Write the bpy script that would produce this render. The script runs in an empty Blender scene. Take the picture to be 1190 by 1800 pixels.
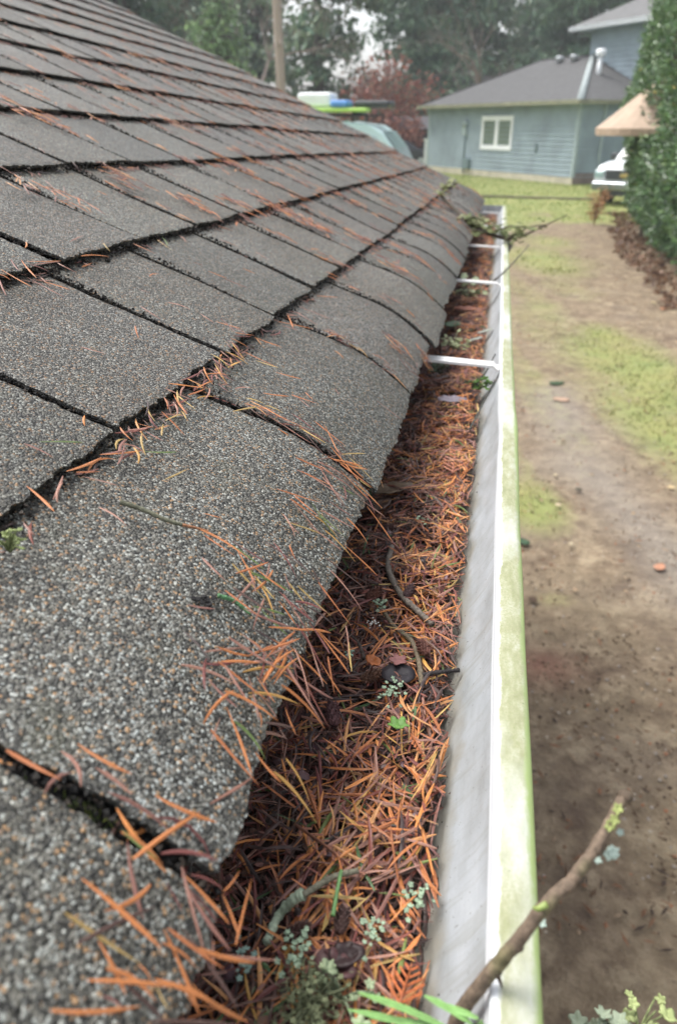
import bpy, bmesh, math, random
import numpy as np
from mathutils import Vector, Matrix, Euler, noise
R = math.radians
rnd = random.Random(7)
scn = bpy.context.scene
C = scn.collection

# ------------------------------------------------------------------ camera, sky, sun
HC = 2.2                     # eye height above the ground
FPX, W0, H0 = 1350.0, 1190.0, 1800.0
TH, PSI, KS = R(26.74), R(10.98), 0.022
cam = bpy.data.cameras.new('camera'); camo = bpy.data.objects.new('camera', cam); C.objects.link(camo)
camo.location = (0, 0, HC); camo.rotation_euler = (math.pi/2-TH, 0, PSI)
cam.sensor_fit = 'VERTICAL'; cam.sensor_height = 24.0; cam.lens = 24.0*FPX/H0
cam.clip_start = 0.01; cam.clip_end = 2000
cam.dof.use_dof = True; cam.dof.focus_distance = 0.46; cam.dof.aperture_fstop = 7.2
scn.camera = camo
world = bpy.data.worlds.new('World'); scn.world = world; world.use_nodes = True
wt = world.node_tree; wt.nodes.clear()
sky = wt.nodes.new('ShaderNodeTexSky'); sky.sky_type = 'NISHITA'; sky.sun_disc = False
SUN_EL, SUN_AZ = R(62), R(-70)
sky.sun_elevation = SUN_EL; sky.sun_rotation = SUN_AZ; sky.dust_density = 4.0; sky.air_density = 1.0
hs = wt.nodes.new('ShaderNodeHueSaturation'); hs.inputs['Saturation'].default_value = 0.3
bg = wt.nodes.new('ShaderNodeBackground'); bg.inputs['Strength'].default_value = 0.15
wo = wt.nodes.new('ShaderNodeOutputWorld')
wt.links.new(sky.outputs[0], hs.inputs['Color']); wt.links.new(hs.outputs[0], bg.inputs['Color']); wt.links.new(bg.outputs[0], wo.inputs[0])
sl = bpy.data.lights.new('sun', 'SUN'); sl.energy = 1.0; sl.angle = R(25); sl.color = (1, .97, .92)
slo = bpy.data.objects.new('sun', sl); C.objects.link(slo)
sd = Vector((math.sin(SUN_AZ)*math.cos(SUN_EL), math.cos(SUN_AZ)*math.cos(SUN_EL), math.sin(SUN_EL)))
slo.rotation_euler = sd.to_track_quat('Z', 'Y').to_euler()
scn.view_settings.view_transform = 'Standard'; scn.view_settings.look = 'None'
scn.view_settings.exposure = 1.3; scn.view_settings.gamma = 1.0

# ------------------------------------------------------------------ planning helpers
RT = Vector((math.cos(PSI), math.sin(PSI), 0)); FH = Vector((-math.sin(PSI), math.cos(PSI), 0))
FW = FH*math.cos(TH) - Vector((0, 0, 1))*math.sin(TH); UP = FH*math.sin(TH) + Vector((0, 0, 1))*math.cos(TH)
def ray(px, py): return FW + RT*((px-W0/2)/FPX) + UP*((H0/2-py)/FPX)
def G(px, py, z=0.0):
    d = ray(px, py); t = (z-HC)/d.z; return Vector((0, 0, HC)) + d*t
def P(px, py, depth): return Vector((0, 0, HC)) + ray(px, py)*depth
def proj(p):
    v = Vector(p)-Vector((0, 0, HC)); d = v.dot(FW)
    return W0/2+FPX*v.dot(RT)/d, H0/2-FPX*v.dot(UP)/d
# the building's eave falls slightly away from the camera: local (x, y, z) with the eye as origin
def N(x, y, z): return (x, y, HC + z - KS*y)

# ------------------------------------------------------------------ mesh and object helpers
class MB:
    def __init__(s): s.v = []; s.f = []; s.c = []; s.m = []
    def add(s, vs, fs, col=(1, 1, 1), mi=0):
        b = len(s.v); s.v += [tuple(v) for v in vs]
        s.f += [tuple(i+b for i in f) for f in fs]; s.c += [col]*len(vs); s.m += [mi]*len(fs)
    def box(s, c, d, M=None, col=(1, 1, 1), mi=0):
        vs = [Vector((sx*d[0]/2, sy*d[1]/2, sz*d[2]/2)) for sz in (-1, 1) for sy in (-1, 1) for sx in (-1, 1)]
        if M: vs = [M @ v for v in vs]
        vs = [v+Vector(c) for v in vs]
        s.add(vs, [(0, 2, 3, 1), (4, 5, 7, 6), (0, 1, 5, 4), (2, 6, 7, 3), (0, 4, 6, 2), (1, 3, 7, 5)], col, mi)
    def tube(s, pts, rad, n=8, col=(1, 1, 1), caps=True, flat=1.0, mi=0):
        pts = [Vector(p) for p in pts]; m = len(pts); rad = rad if hasattr(rad, '__len__') else [rad]*m
        vs = []; a = None
        for i, p in enumerate(pts):
            t = (pts[min(i+1, m-1)]-pts[max(i-1, 0)])
            if t.length < 1e-9: t = Vector((0, 0, 1))
            t.normalize()
            if a is None:
                a = t.orthogonal().normalized()
                if abs(t.z) < .9: a = (Vector((0, 0, 1))-t*t.z).normalized()
            a = (a-t*a.dot(t)).normalized(); b = t.cross(a)
            for k in range(n):
                an = 2*math.pi*k/n; vs.append(p + (a*math.cos(an)*flat + b*math.sin(an))*rad[i])
        fs = [(i*n+k, i*n+(k+1) % n, (i+1)*n+(k+1) % n, (i+1)*n+k) for i in range(m-1) for k in range(n)]
        if caps: fs += [tuple(range(n))[::-1], tuple(range((m-1)*n, m*n))]
        s.add(vs, fs, col, mi)
    def mesh(s, name, mats, smooth=False):
        me = bpy.data.meshes.new(name)
        me.from_pydata(s.v, [], s.f)
        at = me.color_attributes.new('Col', 'FLOAT_COLOR', 'POINT')
        ca = np.ones((len(s.v), 4), dtype=np.float32); ca[:, :3] = np.array(s.c, dtype=np.float32).reshape(-1, 3)
        at.data.foreach_set('color', ca.ravel())
        for mt in (mats if isinstance(mats, (list, tuple)) else [mats]): me.materials.append(mt)
        if isinstance(mats, (list, tuple)) and len(mats) > 1: me.polygons.foreach_set('material_index', s.m)
        if smooth: me.polygons.foreach_set('use_smooth', [True]*len(s.f))
        me.update(); return me
    def build(s, name, mats, parent=None, smooth=False, rel=True):
        o = bpy.data.objects.new(name, s.mesh(name, mats, smooth)); C.objects.link(o)
        if parent is not None: put(o, parent, rel)
        return o
def wloc(o):
    v = Vector(o.location)
    while o.parent: o = o.parent; v += Vector(o.location)
    return v
def put(o, parent, rel=True):
    if rel and o.data:               # mesh was written in world coordinates: shift it to the parent's frame
        off = wloc(parent); o.data.transform(Matrix.Translation(-off))
    o.parent = parent
def tag(o, label=None, cat=None, group=None, kind=None):
    if label: o['label'] = label
    if cat: o['category'] = cat
    if group: o['group'] = group
    if kind: o['kind'] = kind
    return o
def thing(name, label, cat, loc=(0, 0, 0), group=None):
    o = bpy.data.objects.new(name, None); C.objects.link(o); o.location = loc; o.empty_display_size = .05
    return tag(o, label, cat, group)
def recenter(o):
    """put a single-mesh thing's origin at the middle of its base"""
    me = o.data; n = len(me.vertices); co = np.empty(n*3); me.vertices.foreach_get('co', co); co = co.reshape(-1, 3)
    c = Vector(((co[:, 0].min()+co[:, 0].max())/2, (co[:, 1].min()+co[:, 1].max())/2, co[:, 2].min()))
    me.transform(Matrix.Translation(-c)); o.location = c
    return o
def copy_tree(o, parent=None):
    c = o.copy(); C.objects.link(c)
    if parent: c.parent = parent
    for ch in list(o.children): copy_tree(ch, c)
    return c

# ------------------------------------------------------------------ materials
def newmat(name):
    m = bpy.data.materials.new(name); m.use_nodes = True
    nt = m.node_tree; b = nt.nodes['Principled BSDF']; return m, nt, b
def nd(nt, typ, ins=None, **kw):
    n = nt.nodes.new(typ)
    for k, v in kw.items(): setattr(n, k, v)
    for k, v in (ins or {}).items():
        if hasattr(v, 'node'): nt.links.new(v, n.inputs[k])
        else: n.inputs[k].default_value = v
    return n
def ramp(nt, fac, stops, interp='LINEAR'):
    n = nt.nodes.new('ShaderNodeValToRGB'); n.color_ramp.interpolation = interp
    e = n.color_ramp.elements
    while len(e) < len(stops): e.new(.5)
    for el, (p, c) in zip(e, stops): el.position = p; el.color = (*c, 1) if len(c) == 3 else c
    nt.links.new(fac, n.inputs[0]); return n.outputs[0]
def mix(nt, f, a, b, typ='MIX'):
    n = nt.nodes.new('ShaderNodeMix'); n.data_type = 'RGBA'; n.blend_type = typ
    for i, v in ((0, f), (6, a), (7, b)):
        if hasattr(v, 'node'): nt.links.new(v, n.inputs[i])
        else: n.inputs[i].default_value = v if i == 0 else (*v, 1) if len(v) == 3 else v
    return n.outputs[2]
def coord(nt): return nt.nodes.new('ShaderNodeTexCoord').outputs['Object']
def geo(nt): return nt.nodes.new('ShaderNodeNewGeometry').outputs['Position']
def noisen(nt, vec, scale, detail=4, rough=.55): return nd(nt, 'ShaderNodeTexNoise', {'Vector': vec, 'Scale': scale, 'Detail': detail, 'Roughness': rough}).outputs['Fac']
def bumpn(nt, b, h, strength, dist):
    n = nd(nt, 'ShaderNodeBump', {'Height': h, 'Strength': strength, 'Distance': dist}); nt.links.new(n.outputs[0], b.inputs['Normal'])
def simple(name, col, rough=.7, var=.25, scale=8, bump=0, bd=.01, spec=.5, metal=0):
    m, nt, b = newmat(name); co = coord(nt); f = noisen(nt, co, scale, 5)
    lo = tuple(c*(1-var) for c in col); hi = tuple(min(1, c*(1+var)) for c in col)
    nt.links.new(ramp(nt, f, [(.3, lo), (.7, hi)]), b.inputs['Base Color'])
    b.inputs['Roughness'].default_value = rough; b.inputs['Specular IOR Level'].default_value = spec; b.inputs['Metallic'].default_value = metal
    if bump: bumpn(nt, b, f, bump, bd)
    return m
def vcol(name, rough=.6, scale=300, var=.25, bump=0, bd=.001, trans=0, spec=.4):
    m, nt, b = newmat(name); at = nd(nt, 'ShaderNodeVertexColor', layer_name='Col'); f = noisen(nt, coord(nt), scale, 3)
    v = ramp(nt, f, [(.3, (1-var,)*3), (.7, (1+var*.6,)*3)])
    nt.links.new(mix(nt, 1.0, at.outputs[0], v, 'MULTIPLY'), b.inputs['Base Color'])
    b.inputs['Roughness'].default_value = rough; b.inputs['Specular IOR Level'].default_value = spec
    if bump: bumpn(nt, b, f, bump, bd)
    if trans:
        out = nt.nodes['Material Output']; tr = nd(nt, 'ShaderNodeBsdfTranslucent', {'Color': at.outputs[0]})
        ms = nd(nt, 'ShaderNodeMixShader', {0: trans}); nt.links.new(b.outputs[0], ms.inputs[1]); nt.links.new(tr.outputs[0], ms.inputs[2]); nt.links.new(ms.outputs[0], out.inputs[0])
    return m

def shingle_mat():
    m, nt, b = newmat('mineral_granules'); co = geo(nt)
    warp = nd(nt, 'ShaderNodeTexNoise', {'Vector': co, 'Scale': 500., 'Detail': 2.})
    cw = nd(nt, 'ShaderNodeVectorMath', {0: co}, operation='ADD')
    sc = nd(nt, 'ShaderNodeVectorMath', {0: warp.outputs['Color'], 'Scale': .0009}, operation='SCALE'); nt.links.new(sc.outputs[0], cw.inputs[1])
    vo = nd(nt, 'ShaderNodeTexVoronoi', {'Vector': cw.outputs[0], 'Scale': 860., 'Randomness': 1.})
    sep = nd(nt, 'ShaderNodeSeparateColor', {0: vo.outputs['Color']})
    g = ramp(nt, sep.outputs[0], [(0, (.014, .014, .013)), (.28, (.036, .035, .031)), (.48, (.080, .078, .068)), (.66, (.145, .14, .122)), (.82, (.225, .22, .20)), (.94, (.32, .345, .34)), (1, (.50, .51, .48))])
    tan = ramp(nt, sep.outputs[1], [(0, (.30, .2, .12)), (.5, (.40, .24, .12)), (1, (.2, .15, .12))])
    tf = ramp(nt, sep.outputs[2], [(0, (0,)*3), (.91, (0,)*3), (.92, (1,)*3)], 'CONSTANT')
    c1 = mix(nt, tf, g, tan)
    # broad weathering: dirt film and a faint moss tint
    n1 = noisen(nt, co, 5., 5); n2 = noisen(nt, co, 28., 4)
    n5 = noisen(nt, co, 70., 4, .7)
    c2 = mix(nt, ramp(nt, n1, [(.35, (0,)*3), (.7, (.8,)*3)]), c1, (.62, .56, .48), 'MULTIPLY')
    c2 = mix(nt, ramp(nt, n5, [(.52, (0,)*3), (.75, (.55,)*3)]), c2, (.45, .42, .38), 'MULTIPLY')
    c3 = mix(nt, ramp(nt, n2, [(.55, (0,)*3), (.8, (.4,)*3)]), c2, (.10, .10, .06))
    at = nd(nt, 'ShaderNodeVertexColor', layer_name='Col')
    c4 = mix(nt, 1.0, c3, at.outputs[0], 'MULTIPLY')
    # crevices between granules are bitumen black
    cre = ramp(nt, vo.outputs['Distance'], [(0, (1,)*3), (.55, (1,)*3), (.95, (.12,)*3)])
    nt.links.new(mix(nt, 1.0, c4, cre, 'MULTIPLY'), b.inputs['Base Color'])
    h = nd(nt, 'ShaderNodeMath', {0: 1.0, 1: vo.outputs['Distance']}, operation='SUBTRACT')
    h2 = nd(nt, 'ShaderNodeMath', {0: sep.outputs[1], 1: .5, 2: h.outputs[0]}, operation='MULTIPLY_ADD')
    bumpn(nt, b, h2.outputs[0], 1.0, .001)
    b.inputs['Roughness'].default_value = .5; b.inputs['Specular IOR Level'].default_value = .45
    return m
M = {}
M['granules'] = shingle_mat()
M['felt'] = simple('roofing_felt', (.012, .011, .011), .95, .4, 60)
M['needle'] = vcol('dry_needle', .5, 260, .22, .3, .0004, 0, .5)
M['leafv'] = vcol('leaf_tissue', .5, 90, .2, .2, .001, .25)
M['soil'] = simple('rotted_litter', (.035, .019, .013), .85, .6, 180, .8, .003)
M['twigbark'] = vcol('bark', .85, 420, .45, .7, .001)
M['lichen'] = vcol('lichen_crust', .9, 500, .25, .6, .0012)
M['black'] = simple('black_rubber', (.015, .015, .016), .6, .2)
M['glassdark'] = simple('dark_glass', (.05, .06, .06), .08, .1, 2, spec=.8)

def gutter_mat():
    m, nt, b = newmat('white_gutter_paint'); co = geo(nt); loc = nd(nt, 'ShaderNodeSeparateXYZ', {0: co})
    strc = nd(nt, 'ShaderNodeMapping', {'Vector': co, 'Scale': (60., 14., 20.)})
    n = noisen(nt, strc.outputs[0], 1.0, 6, .65); n2 = noisen(nt, co, 35., 5, .6); n3 = noisen(nt, co, 420., 2)
    base = ramp(nt, n, [(.28, (.22, .23, .225)), (.45, (.33, .35, .36)), (.58, (.385, .41, .43)), (.75, (.46, .49, .51))])
    # soot and specks on the inner face
    sp = ramp(nt, n3, [(.68, (0,)*3), (.73, (.6,)*3)])
    dr = nd(nt, 'ShaderNodeMapping', {'Vector': co, 'Scale': (12., 140., 9.)}); nd_ = noisen(nt, dr.outputs[0], 1.0, 5, .7)
    base = mix(nt, ramp(nt, nd_, [(.52, (0,)*3), (.72, (.55,)*3)]), base, (.22, .215, .18))
    c = mix(nt, sp, base, (.10, .09, .07))
    # warm scum line low on the inner wall
    zl = nd(nt, 'ShaderNodeMath', {0: loc.outputs[1], 1: KS, 2: loc.outputs[2]}, operation='MULTIPLY_ADD')   # height in the gutter's own frame
    zj = nd(nt, 'ShaderNodeMath', {0: n2, 1: .03, 2: zl.outputs[0]}, operation='MULTIPLY_ADD')
    low = nd(nt, 'ShaderNodeMapRange', {'Value': zj.outputs[0], 'From Min': HC-.262, 'From Max': HC-.285+.015, 'To Min': 0., 'To Max': .75})
    c = mix(nt, low.outputs[0], c, (.26, .24, .19))
    nt.links.new(c, b.inputs['Base Color']); b.inputs['Roughness'].default_value = .42
    bumpn(nt, b, n2, .25, .002)
    return m
def lip_mat():
    m, nt, b = newmat('algae_stained_lip'); co = geo(nt); loc = nd(nt, 'ShaderNodeSeparateXYZ', {0: co})
    mp = nd(nt, 'ShaderNodeMapping', {'Vector': co, 'Scale': (1., .35, 1.)})
    n = noisen(nt, mp.outputs[0], 130., 8, .7); n2 = noisen(nt, mp.outputs[0], 16., 5); n4 = noisen(nt, mp.outputs[0], 160., 6, .7); n3 = noisen(nt, co, 700., 3)
    xj = nd(nt, 'ShaderNodeMath', {0: n, 1: .0075, 2: loc.outputs[0]}, operation='MULTIPLY_ADD')
    xj2 = nd(nt, 'ShaderNodeMath', {0: n2, 1: .006, 2: xj.outputs[0]}, operation='MULTIPLY_ADD')
    f = nd(nt, 'ShaderNodeMapRange', {'Value': xj2.outputs[0], 'From Min': .0272, 'From Max': .0290}).outputs[0]
    f = mix(nt, ramp(nt, n2, [(.28, (.25,)*3), (.5, (1,)*3)]), (0, 0, 0), f)
    alg = ramp(nt, n4, [(.3, (.19, .20, .10)), (.5, (.29, .295, .18)), (.7, (.40, .40, .32))])
    alg = mix(nt, ramp(nt, n3, [(.4, (0,)*3), (.75, (.6,)*3)]), alg, (.20, .23, .09))
    c = mix(nt, f, (.62, .64, .66), alg)
    e = nd(nt, 'ShaderNodeMapRange', {'Value': xj.outputs[0], 'From Min': .0355, 'From Max': .0378}).outputs[0]
    c = mix(nt, e, c, (.25, .32, .12))
    sp = ramp(nt, n3, [(.72, (0,)*3), (.75, (.7,)*3)])
    c = mix(nt, sp, c, (.08, .09, .04))
    nt.links.new(c, b.inputs['Base Color']); b.inputs['Roughness'].default_value = .55
    bumpn(nt, b, n, .4, .0008); return m
M['gutter'] = gutter_mat(); M['lip'] = lip_mat()
M['strap'] = simple('white_strap', (.68, .67, .65), .35, .08, 40)
M['wood'] = simple('grey_painted_wood', (.16, .15, .13), .8, .3, 12, .3, .002)

# ================================================================== THE NEAR BUILDING
# roof profile in (x, z) of the local frame, from the eave up the slope
ctrl = [(-.0715, -.2235), (-.0835, -.2095), (-.098, -.1945), (-.113, -.1815), (-.130, -.1700), (-.157, -.1560), (-.19, -.141), (-.253, -.1115), (-.32, -.081)]
SL = R(24.5)
def dense(cs, n=24):
    out = []; cs = [(cs[0][0]+.004, cs[0][1]-.012)]+cs+[(cs[-1][0]-.13*math.cos(SL)/1, cs[-1][1]+.13*math.sin(SL))]
    for i in range(1, len(cs)-2):
        p0, p1, p2, p3 = [Vector(c) for c in cs[i-1:i+3]]
        for k in range(n):
            t = k/n; out.append(.5*((2*p1)+(p2-p0)*t+(2*p0-5*p1+4*p2-p3)*t*t+(3*p1-p0-3*p2+p3)*t**3))
    out.append(Vector(cs[-2])); return out
prof = dense(ctrl)
RIDGE_S = 3.1
last = prof[-1]; dirup = Vector((-math.cos(SL), math.sin(SL)))
acc = [0.0]
for a, b_ in zip(prof, prof[1:]): acc.append(acc[-1]+(b_-a).length)
SBASE = acc[-1]
def pr(s):
    """point and outward normal of the roof at slope distance s"""
    if s >= SBASE: p = last+dirup*(s-SBASE); return p, Vector((math.sin(SL), math.cos(SL)))
    if s < 0: d = (prof[1]-prof[0]).normalized(); return prof[0]+d*s, Vector((-d.y, d.x))*-1
    lo, hi = 0, len(acc)-1
    while hi-lo > 1:
        mid = (lo+hi)//2
        if acc[mid] <= s: lo = mid
        else: hi = mid
    t = (s-acc[lo])/(acc[hi]-acc[lo]); p = prof[lo].lerp(prof[hi], t)
    a = max(lo-3, 0); c = min(hi+3, len(prof)-1); d = (prof[c]-prof[a]).normalized()
    return p, Vector((d.y, -d.x))
def nz(x, y, z=0): return noise.noise(Vector((x, y, z)))
def roofpt(s, y, off=0.0):
    p, n = pr(s); off += .0022*nz(s*6, y*4, 3.3)-.0075*max(0, min(1, (s-.02)/.10))
    return N(p.x+n.x*off, y, p.y+n.y*off)
def roofnrm(s):
    _, n = pr(s); return Vector((n.x, 0, n.y))
def roof_hit(px, py):
    """where the line of sight meets the shingles: (s, y)"""
    d = ray(px, py); dx, dy, dz = d.x, d.y, d.z+KS*d.y
    best = None
    S = [i*.01 for i in range(0, 311)]
    for s0, s1 in zip(S, S[1:]):
        a, na = pr(s0); b2, nb = pr(s1); a = a+na*.006; b2 = b2+nb*.006
        ex, ez = b2.x-a.x, b2.y-a.y
        det = dx*(-ez)+ex*dz
        if abs(det) < 1e-12: continue
        t = (a.x*(-ez)+ex*a.y)/det; u = (dx*a.y-dz*a.x)/det
        if t > 0 and 0 <= u <= 1 and (best is None or t < best[0]): best = (t, s0+(s1-s0)*u, t*dy)
    return None if best is None else (best[1], best[2])

Y0, Y1 = -1.2, 3.72
L1 = acc[-1]-(.143 if SBASE > .2 else 0)
L1 = min(range(len(prof)), key=lambda i: (prof[i]-Vector((-.19, -.141))).length); L1 = acc[L1]
EXP = .1431
bounds = [0.0, L1] + [L1+EXP*i for i in range(1, 22)]
known = {0: [-.155, .150, .463, .700, .915, 1.12, 1.30], 1: [.20, .356, .530, .668, .828, .9816], 2: [.08, .235, .40, .545, .692, .834, .991]}
slots = {}
for ci in range(len(bounds)-1):
    ys = list(known.get(ci, [Y0+.3+rnd.uniform(0, .15)]))
    while ys[0] > Y0+.12: ys.insert(0, ys[0]-rnd.uniform(.14, .175))
    while ys[-1] < Y1-.12: ys.append(ys[-1]+rnd.uniform(.138, .175))
    slots[ci] = [Y0]+[y for y in ys if Y0+.04 < y < Y1-.06]+[Y1]

building = thing('outbuilding', 'low outbuilding with grey mineral shingles sloping down to a clogged white gutter', 'building', (-1.4, 1.26, 0))
mb = MB()
for ci in range(len(bounds)-1):
    s0, s1 = bounds[ci], bounds[ci+1]+.012
    for k in range(len(slots[ci])-1):
        ya, yb = slots[ci][k], slots[ci][k+1]
        wedge0, wedge1 = (.0045 if ci == 0 and k and abs(ya-.463) < .01 else .001), (.0045 if ci == 0 and abs(yb-.463) < .01 else .001)
        gap = rnd.uniform(.0028, .0042) if ci < 3 else rnd.uniform(.0024, .0034)
        ya_, yb_ = ya+(gap if k else 0), yb-gap
        near = (ya < 1.0 and yb > 0.0 and ci < 5)
        mid = (ya < 1.9 and ci < 8)
        st = .003 if near else .008 if mid else .02
        nu = max(4, int((s1-s0)/st)); nv = max(4, int((yb_-ya_)/st))
        tone = rnd.uniform(.72, 1.06); tint = (tone*rnd.uniform(.97, 1.03), tone, tone*rnd.uniform(.93, .99))
        ph = rnd.uniform(0, 50); lift = rnd.uniform(0, .0028) if ci == 0 else rnd.uniform(0, .0014); skew = rnd.uniform(-.003, .003) if ci else 0
        curl = rnd.uniform(0, .0016); hang = rnd.uniform(-.005, .005) if ci == 0 else rnd.uniform(-.0012, .0012); s0 = bounds[ci]+hang+(.0075 if ci == 0 and ya < .4 else 0)
        vs = []
        for layer in (1, 0):
            for i in range(nu+1):
                u = i/nu
                for j in range(nv+1):
                    v = j/nv
                    s = s0+(s1-s0)*u; y = (ya_+wedge0*(1-u)**1.5)+(yb_-wedge1*(1-u)**1.5-ya_-wedge0*(1-u)**1.5)*v
                    if i == 0: s += .0022*nz(y*170, ph)+.0020*nz(y*420, ph)+.0035*nz(y*18, ph)
                    if j in (0, nv): y += .0014*nz(s*190, ph+j)+.0012*nz(s*420, ph, j)+.0022*nz(s*22, ph, j)
                    y += skew*(1-u)
                    top = .0108*(1-u)+.0036*u+lift*(1-u)+curl*(1-u)**3*(2*abs(v-.5))**2
                    off = top if layer else top-.0034
                    if layer and (i == 0 or j in (0, nv)): off -= .0006
                    vs.append(roofpt(s, y, off))
        n1 = (nu+1)*(nv+1); fs = []
        idx = lambda l, i, j: (0 if l else n1)+i*(nv+1)+j
        for i in range(nu):
            for j in range(nv):
                fs.append((idx(1, i, j), idx(1, i, j+1), idx(1, i+1, j+1), idx(1, i+1, j)))
        for j in range(nv): fs.append((idx(1, 0, j+1), idx(1, 0, j), idx(0, 0, j), idx(0, 0, j+1)))
        for i in range(nu):
            fs.append((idx(1, i, 0), idx(1, i+1, 0), idx(0, i+1, 0), idx(0, i, 0)))
            fs.append((idx(1, i+1, nv), idx(1, i, nv), idx(0, i, nv), idx(0, i+1, nv)))
        mb.add(vs, fs, tint)
        b = len(mb.v)-len(vs)
        # exposed bitumen on the cut edges
        for q in range(n1, 2*n1): mb.c[b+q] = (.10, .10, .10)
roof = mb.build('roof', M['granules'], building, smooth=False)
# deck and felt under the tabs, far slope, ridge cap
mb = MB(); S = [.016]+[i*.02 for i in range(1, int(RIDGE_S/.02)+1)]
for a, b2 in zip(S, S[1:]):
    mb.add([roofpt(a, Y0, .0012), roofpt(a, Y1, .0012), roofpt(b2, Y1, .0012), roofpt(b2, Y0, .0012)], [(0, 1, 2, 3)])
    mb.add([roofpt(a, Y0, -.014), roofpt(a, Y1-.01, -.014), roofpt(b2, Y1-.01, -.014), roofpt(b2, Y0, -.014)], [(3, 2, 1, 0)])
    mb.add([roofpt(a, Y1, .0012), roofpt(a, Y1-.01, -.014), roofpt(b2, Y1-.01, -.014), roofpt(b2, Y1, .0012)], [(0, 1, 2, 3)])
mb.build('roof_deck', M['felt'], roof)
rp, _ = pr(RIDGE_S)
mb = MB()
for yy0 in np.arange(Y0, Y1, .2):
    for sg in (-1, 1):
        d = Vector((sg*math.cos(SL), -math.sin(SL)))*.14
        a = Vector((rp.x, rp.y+.012)); q = a+d
        mb.add([N(a.x, yy0, a.y+.003), N(a.x, yy0+.205, a.y), N(q.x, yy0+.205, q.y), N(q.x, yy0, q.y+.003)], [(0, 1, 2, 3)])
mb.build('ridge_cap', M['granules'], roof)
mb = MB(); e = Vector((rp.x-2.9, rp.y-2.9*math.tan(SL)))
mb.add([N(rp.x, Y0, rp.y), N(rp.x, Y1, rp.y), N(e.x, Y1, e.y), N(e.x, Y0, e.y)], [(0, 1, 2, 3)])
mb.build('roof', M['granules'], building)
# fascia, walls
mb = MB()
def nbox(mb, x0, x1, y0, y1, z0, z1):
    vs = [N(x, y, z) for z in (z0, z1) for y in (y0, y1) for x in (x0, x1)]
    mb.add(vs, [(0, 2, 3, 1), (4, 5, 7, 6), (0, 1, 5, 4), (2, 6, 7, 3), (0, 4, 6, 2), (1, 3, 7, 5)])
nbox(mb, -.145, -.122, Y0, Y1-.03, -.40, -.232)
mb.build('fascia', M['wood'], building)
mb = MB()
z0 = -HC-.1
xl = e.x+.3
for (xa, ya, xb, yb) in ((-.42, Y0+.3, -.42, Y1-.3), (-.42, Y1-.3, xl, Y1-.3), (xl, Y1-.3, xl, Y0+.3), (xl, Y0+.3, -.42, Y0+.3)):
    def topz(x): return (-.11 + (-.42-x)*0 - .06)
    n = 10
    for i in range(n):
        t0, t1 = i/n, (i+1)/n
        x_0, x_1 = xa+(xb-xa)*t0, xa+(xb-xa)*t1; y_0, y_1 = ya+(yb-ya)*t0, ya+(yb-ya)*t1
        tz = lambda x: min(-.081+(-.32-x)*math.tan(SL), rp.y-(rp.x-x)*math.tan(SL) if x < rp.x else 9)-.03
        mb.add([(x_0, y_0, 0), (x_1, y_1, 0), N(x_1, y_1, tz(x_1)), N(x_0, y_0, tz(x_0))], [(0, 1, 2, 3)])
mb.build('wall', M['wood'], building)

# ---- gutter
GY0, GY1 = -1.0, 3.80
def gwob(y): return .0012*nz(y*2.3, 1.7)+.0008*nz(y*9, 4.1)+(.0016*math.exp(-((y-.715)/.05)**2))
inner = [(-.118, -.238), (-.118, -.338), (-.040, -.338), (-.026, -.330), (-.017, -.315), (-.010, -.300), (-.002, -.288), (.0065, -.275), (.0135, -.2625), (.0178, -.2515)]
lipp = [(.0178, -.2515), (.0188, -.2485), (.0188, -.2450), (.0194, -.2438), (.0220, -.2432), (.0260, -.2430), (.0316, -.2432), (.0346, -.2440), (.0354, -.2460), (.0354, -.258), (.0340, -.260)]
outer = [(.0340, -.260), (.0275, -.262), (.0275, -.285), (.018, -.305), (.003, -.318), (-.004, -.341), (-.121, -.341), (-.121, -.238), (-.118, -.238)]
def sweep(mb, pts, wig):
    ys = list(np.arange(GY0, GY1+.001, .02)); m = len(pts); vs = []
    for y in ys:
        w = gwob(y)
        for i, (x, z) in enumerate(pts): vs.append(N(x+w*wig(i, x), y, z+.0006*nz(y*5, x*40)))
    mb.add(vs, [(a*m+i, (a+1)*m+i, (a+1)*m+i+1, a*m+i+1) for a in range(len(ys)-1) for i in range(m-1)])
wf = lambda i, x: min(1, max(0, (x+.04)/.055))
mb = MB(); sweep(mb, inner, wf); sweep(mb, outer, wf); gut = mb.build('gutter', M['gutter'], building, smooth=True)
mb = MB(); sweep(mb, lipp, wf); mb.build('lip', M['lip'], gut, smooth=True)
mb = MB(); sec = inner+lipp[1:]+outer[1:-1]
for y in (GY0, GY1):
    mb = MB(); mb.add([N(x, y, z) for x, z in [(-.121, -.341), (-.121, -.238), (.02, -.242), (.0350, -.246), (.0275, -.285), (.003, -.318), (-.004, -.341)]], [tuple(range(7))])
    mb.build('end_cap', M['gutter'], gut)
for Y in (.935, 1.56, 2.16, 2.74, 3.32):
    mb = MB(); hw = .0110
    cs = [(-hw, 0), (-hw, .003), (-hw*.45, .003), (-hw*.3, .0012), (hw*.3, .0012), (hw*.45, .003), (hw, .003), (hw, 0)]
    vs = []; xs = [-.12, -.09, -.06, -.03, 0, .010, .0145]
    for x in xs+[.0178]:
        z = -.236-.005*((x+.12)/.135)-(.0035 if x > .012 else 0)
        vs += [N(x, Y+a+(x+.06)*-.05, z+b2) for a, b2 in cs]
    m = len(cs); fs = [(i*m+k, i*m+(k+1) % m, (i+1)*m+(k+1) % m, (i+1)*m+k) for i in range(len(xs)) for k in range(m)]
    fs += [tuple(range(m)), tuple(range(len(xs)*m, (len(xs)+1)*m))[::-1]]
    mb.add(vs, fs); mb.build('hanger_strap', M['strap'], gut)

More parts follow.
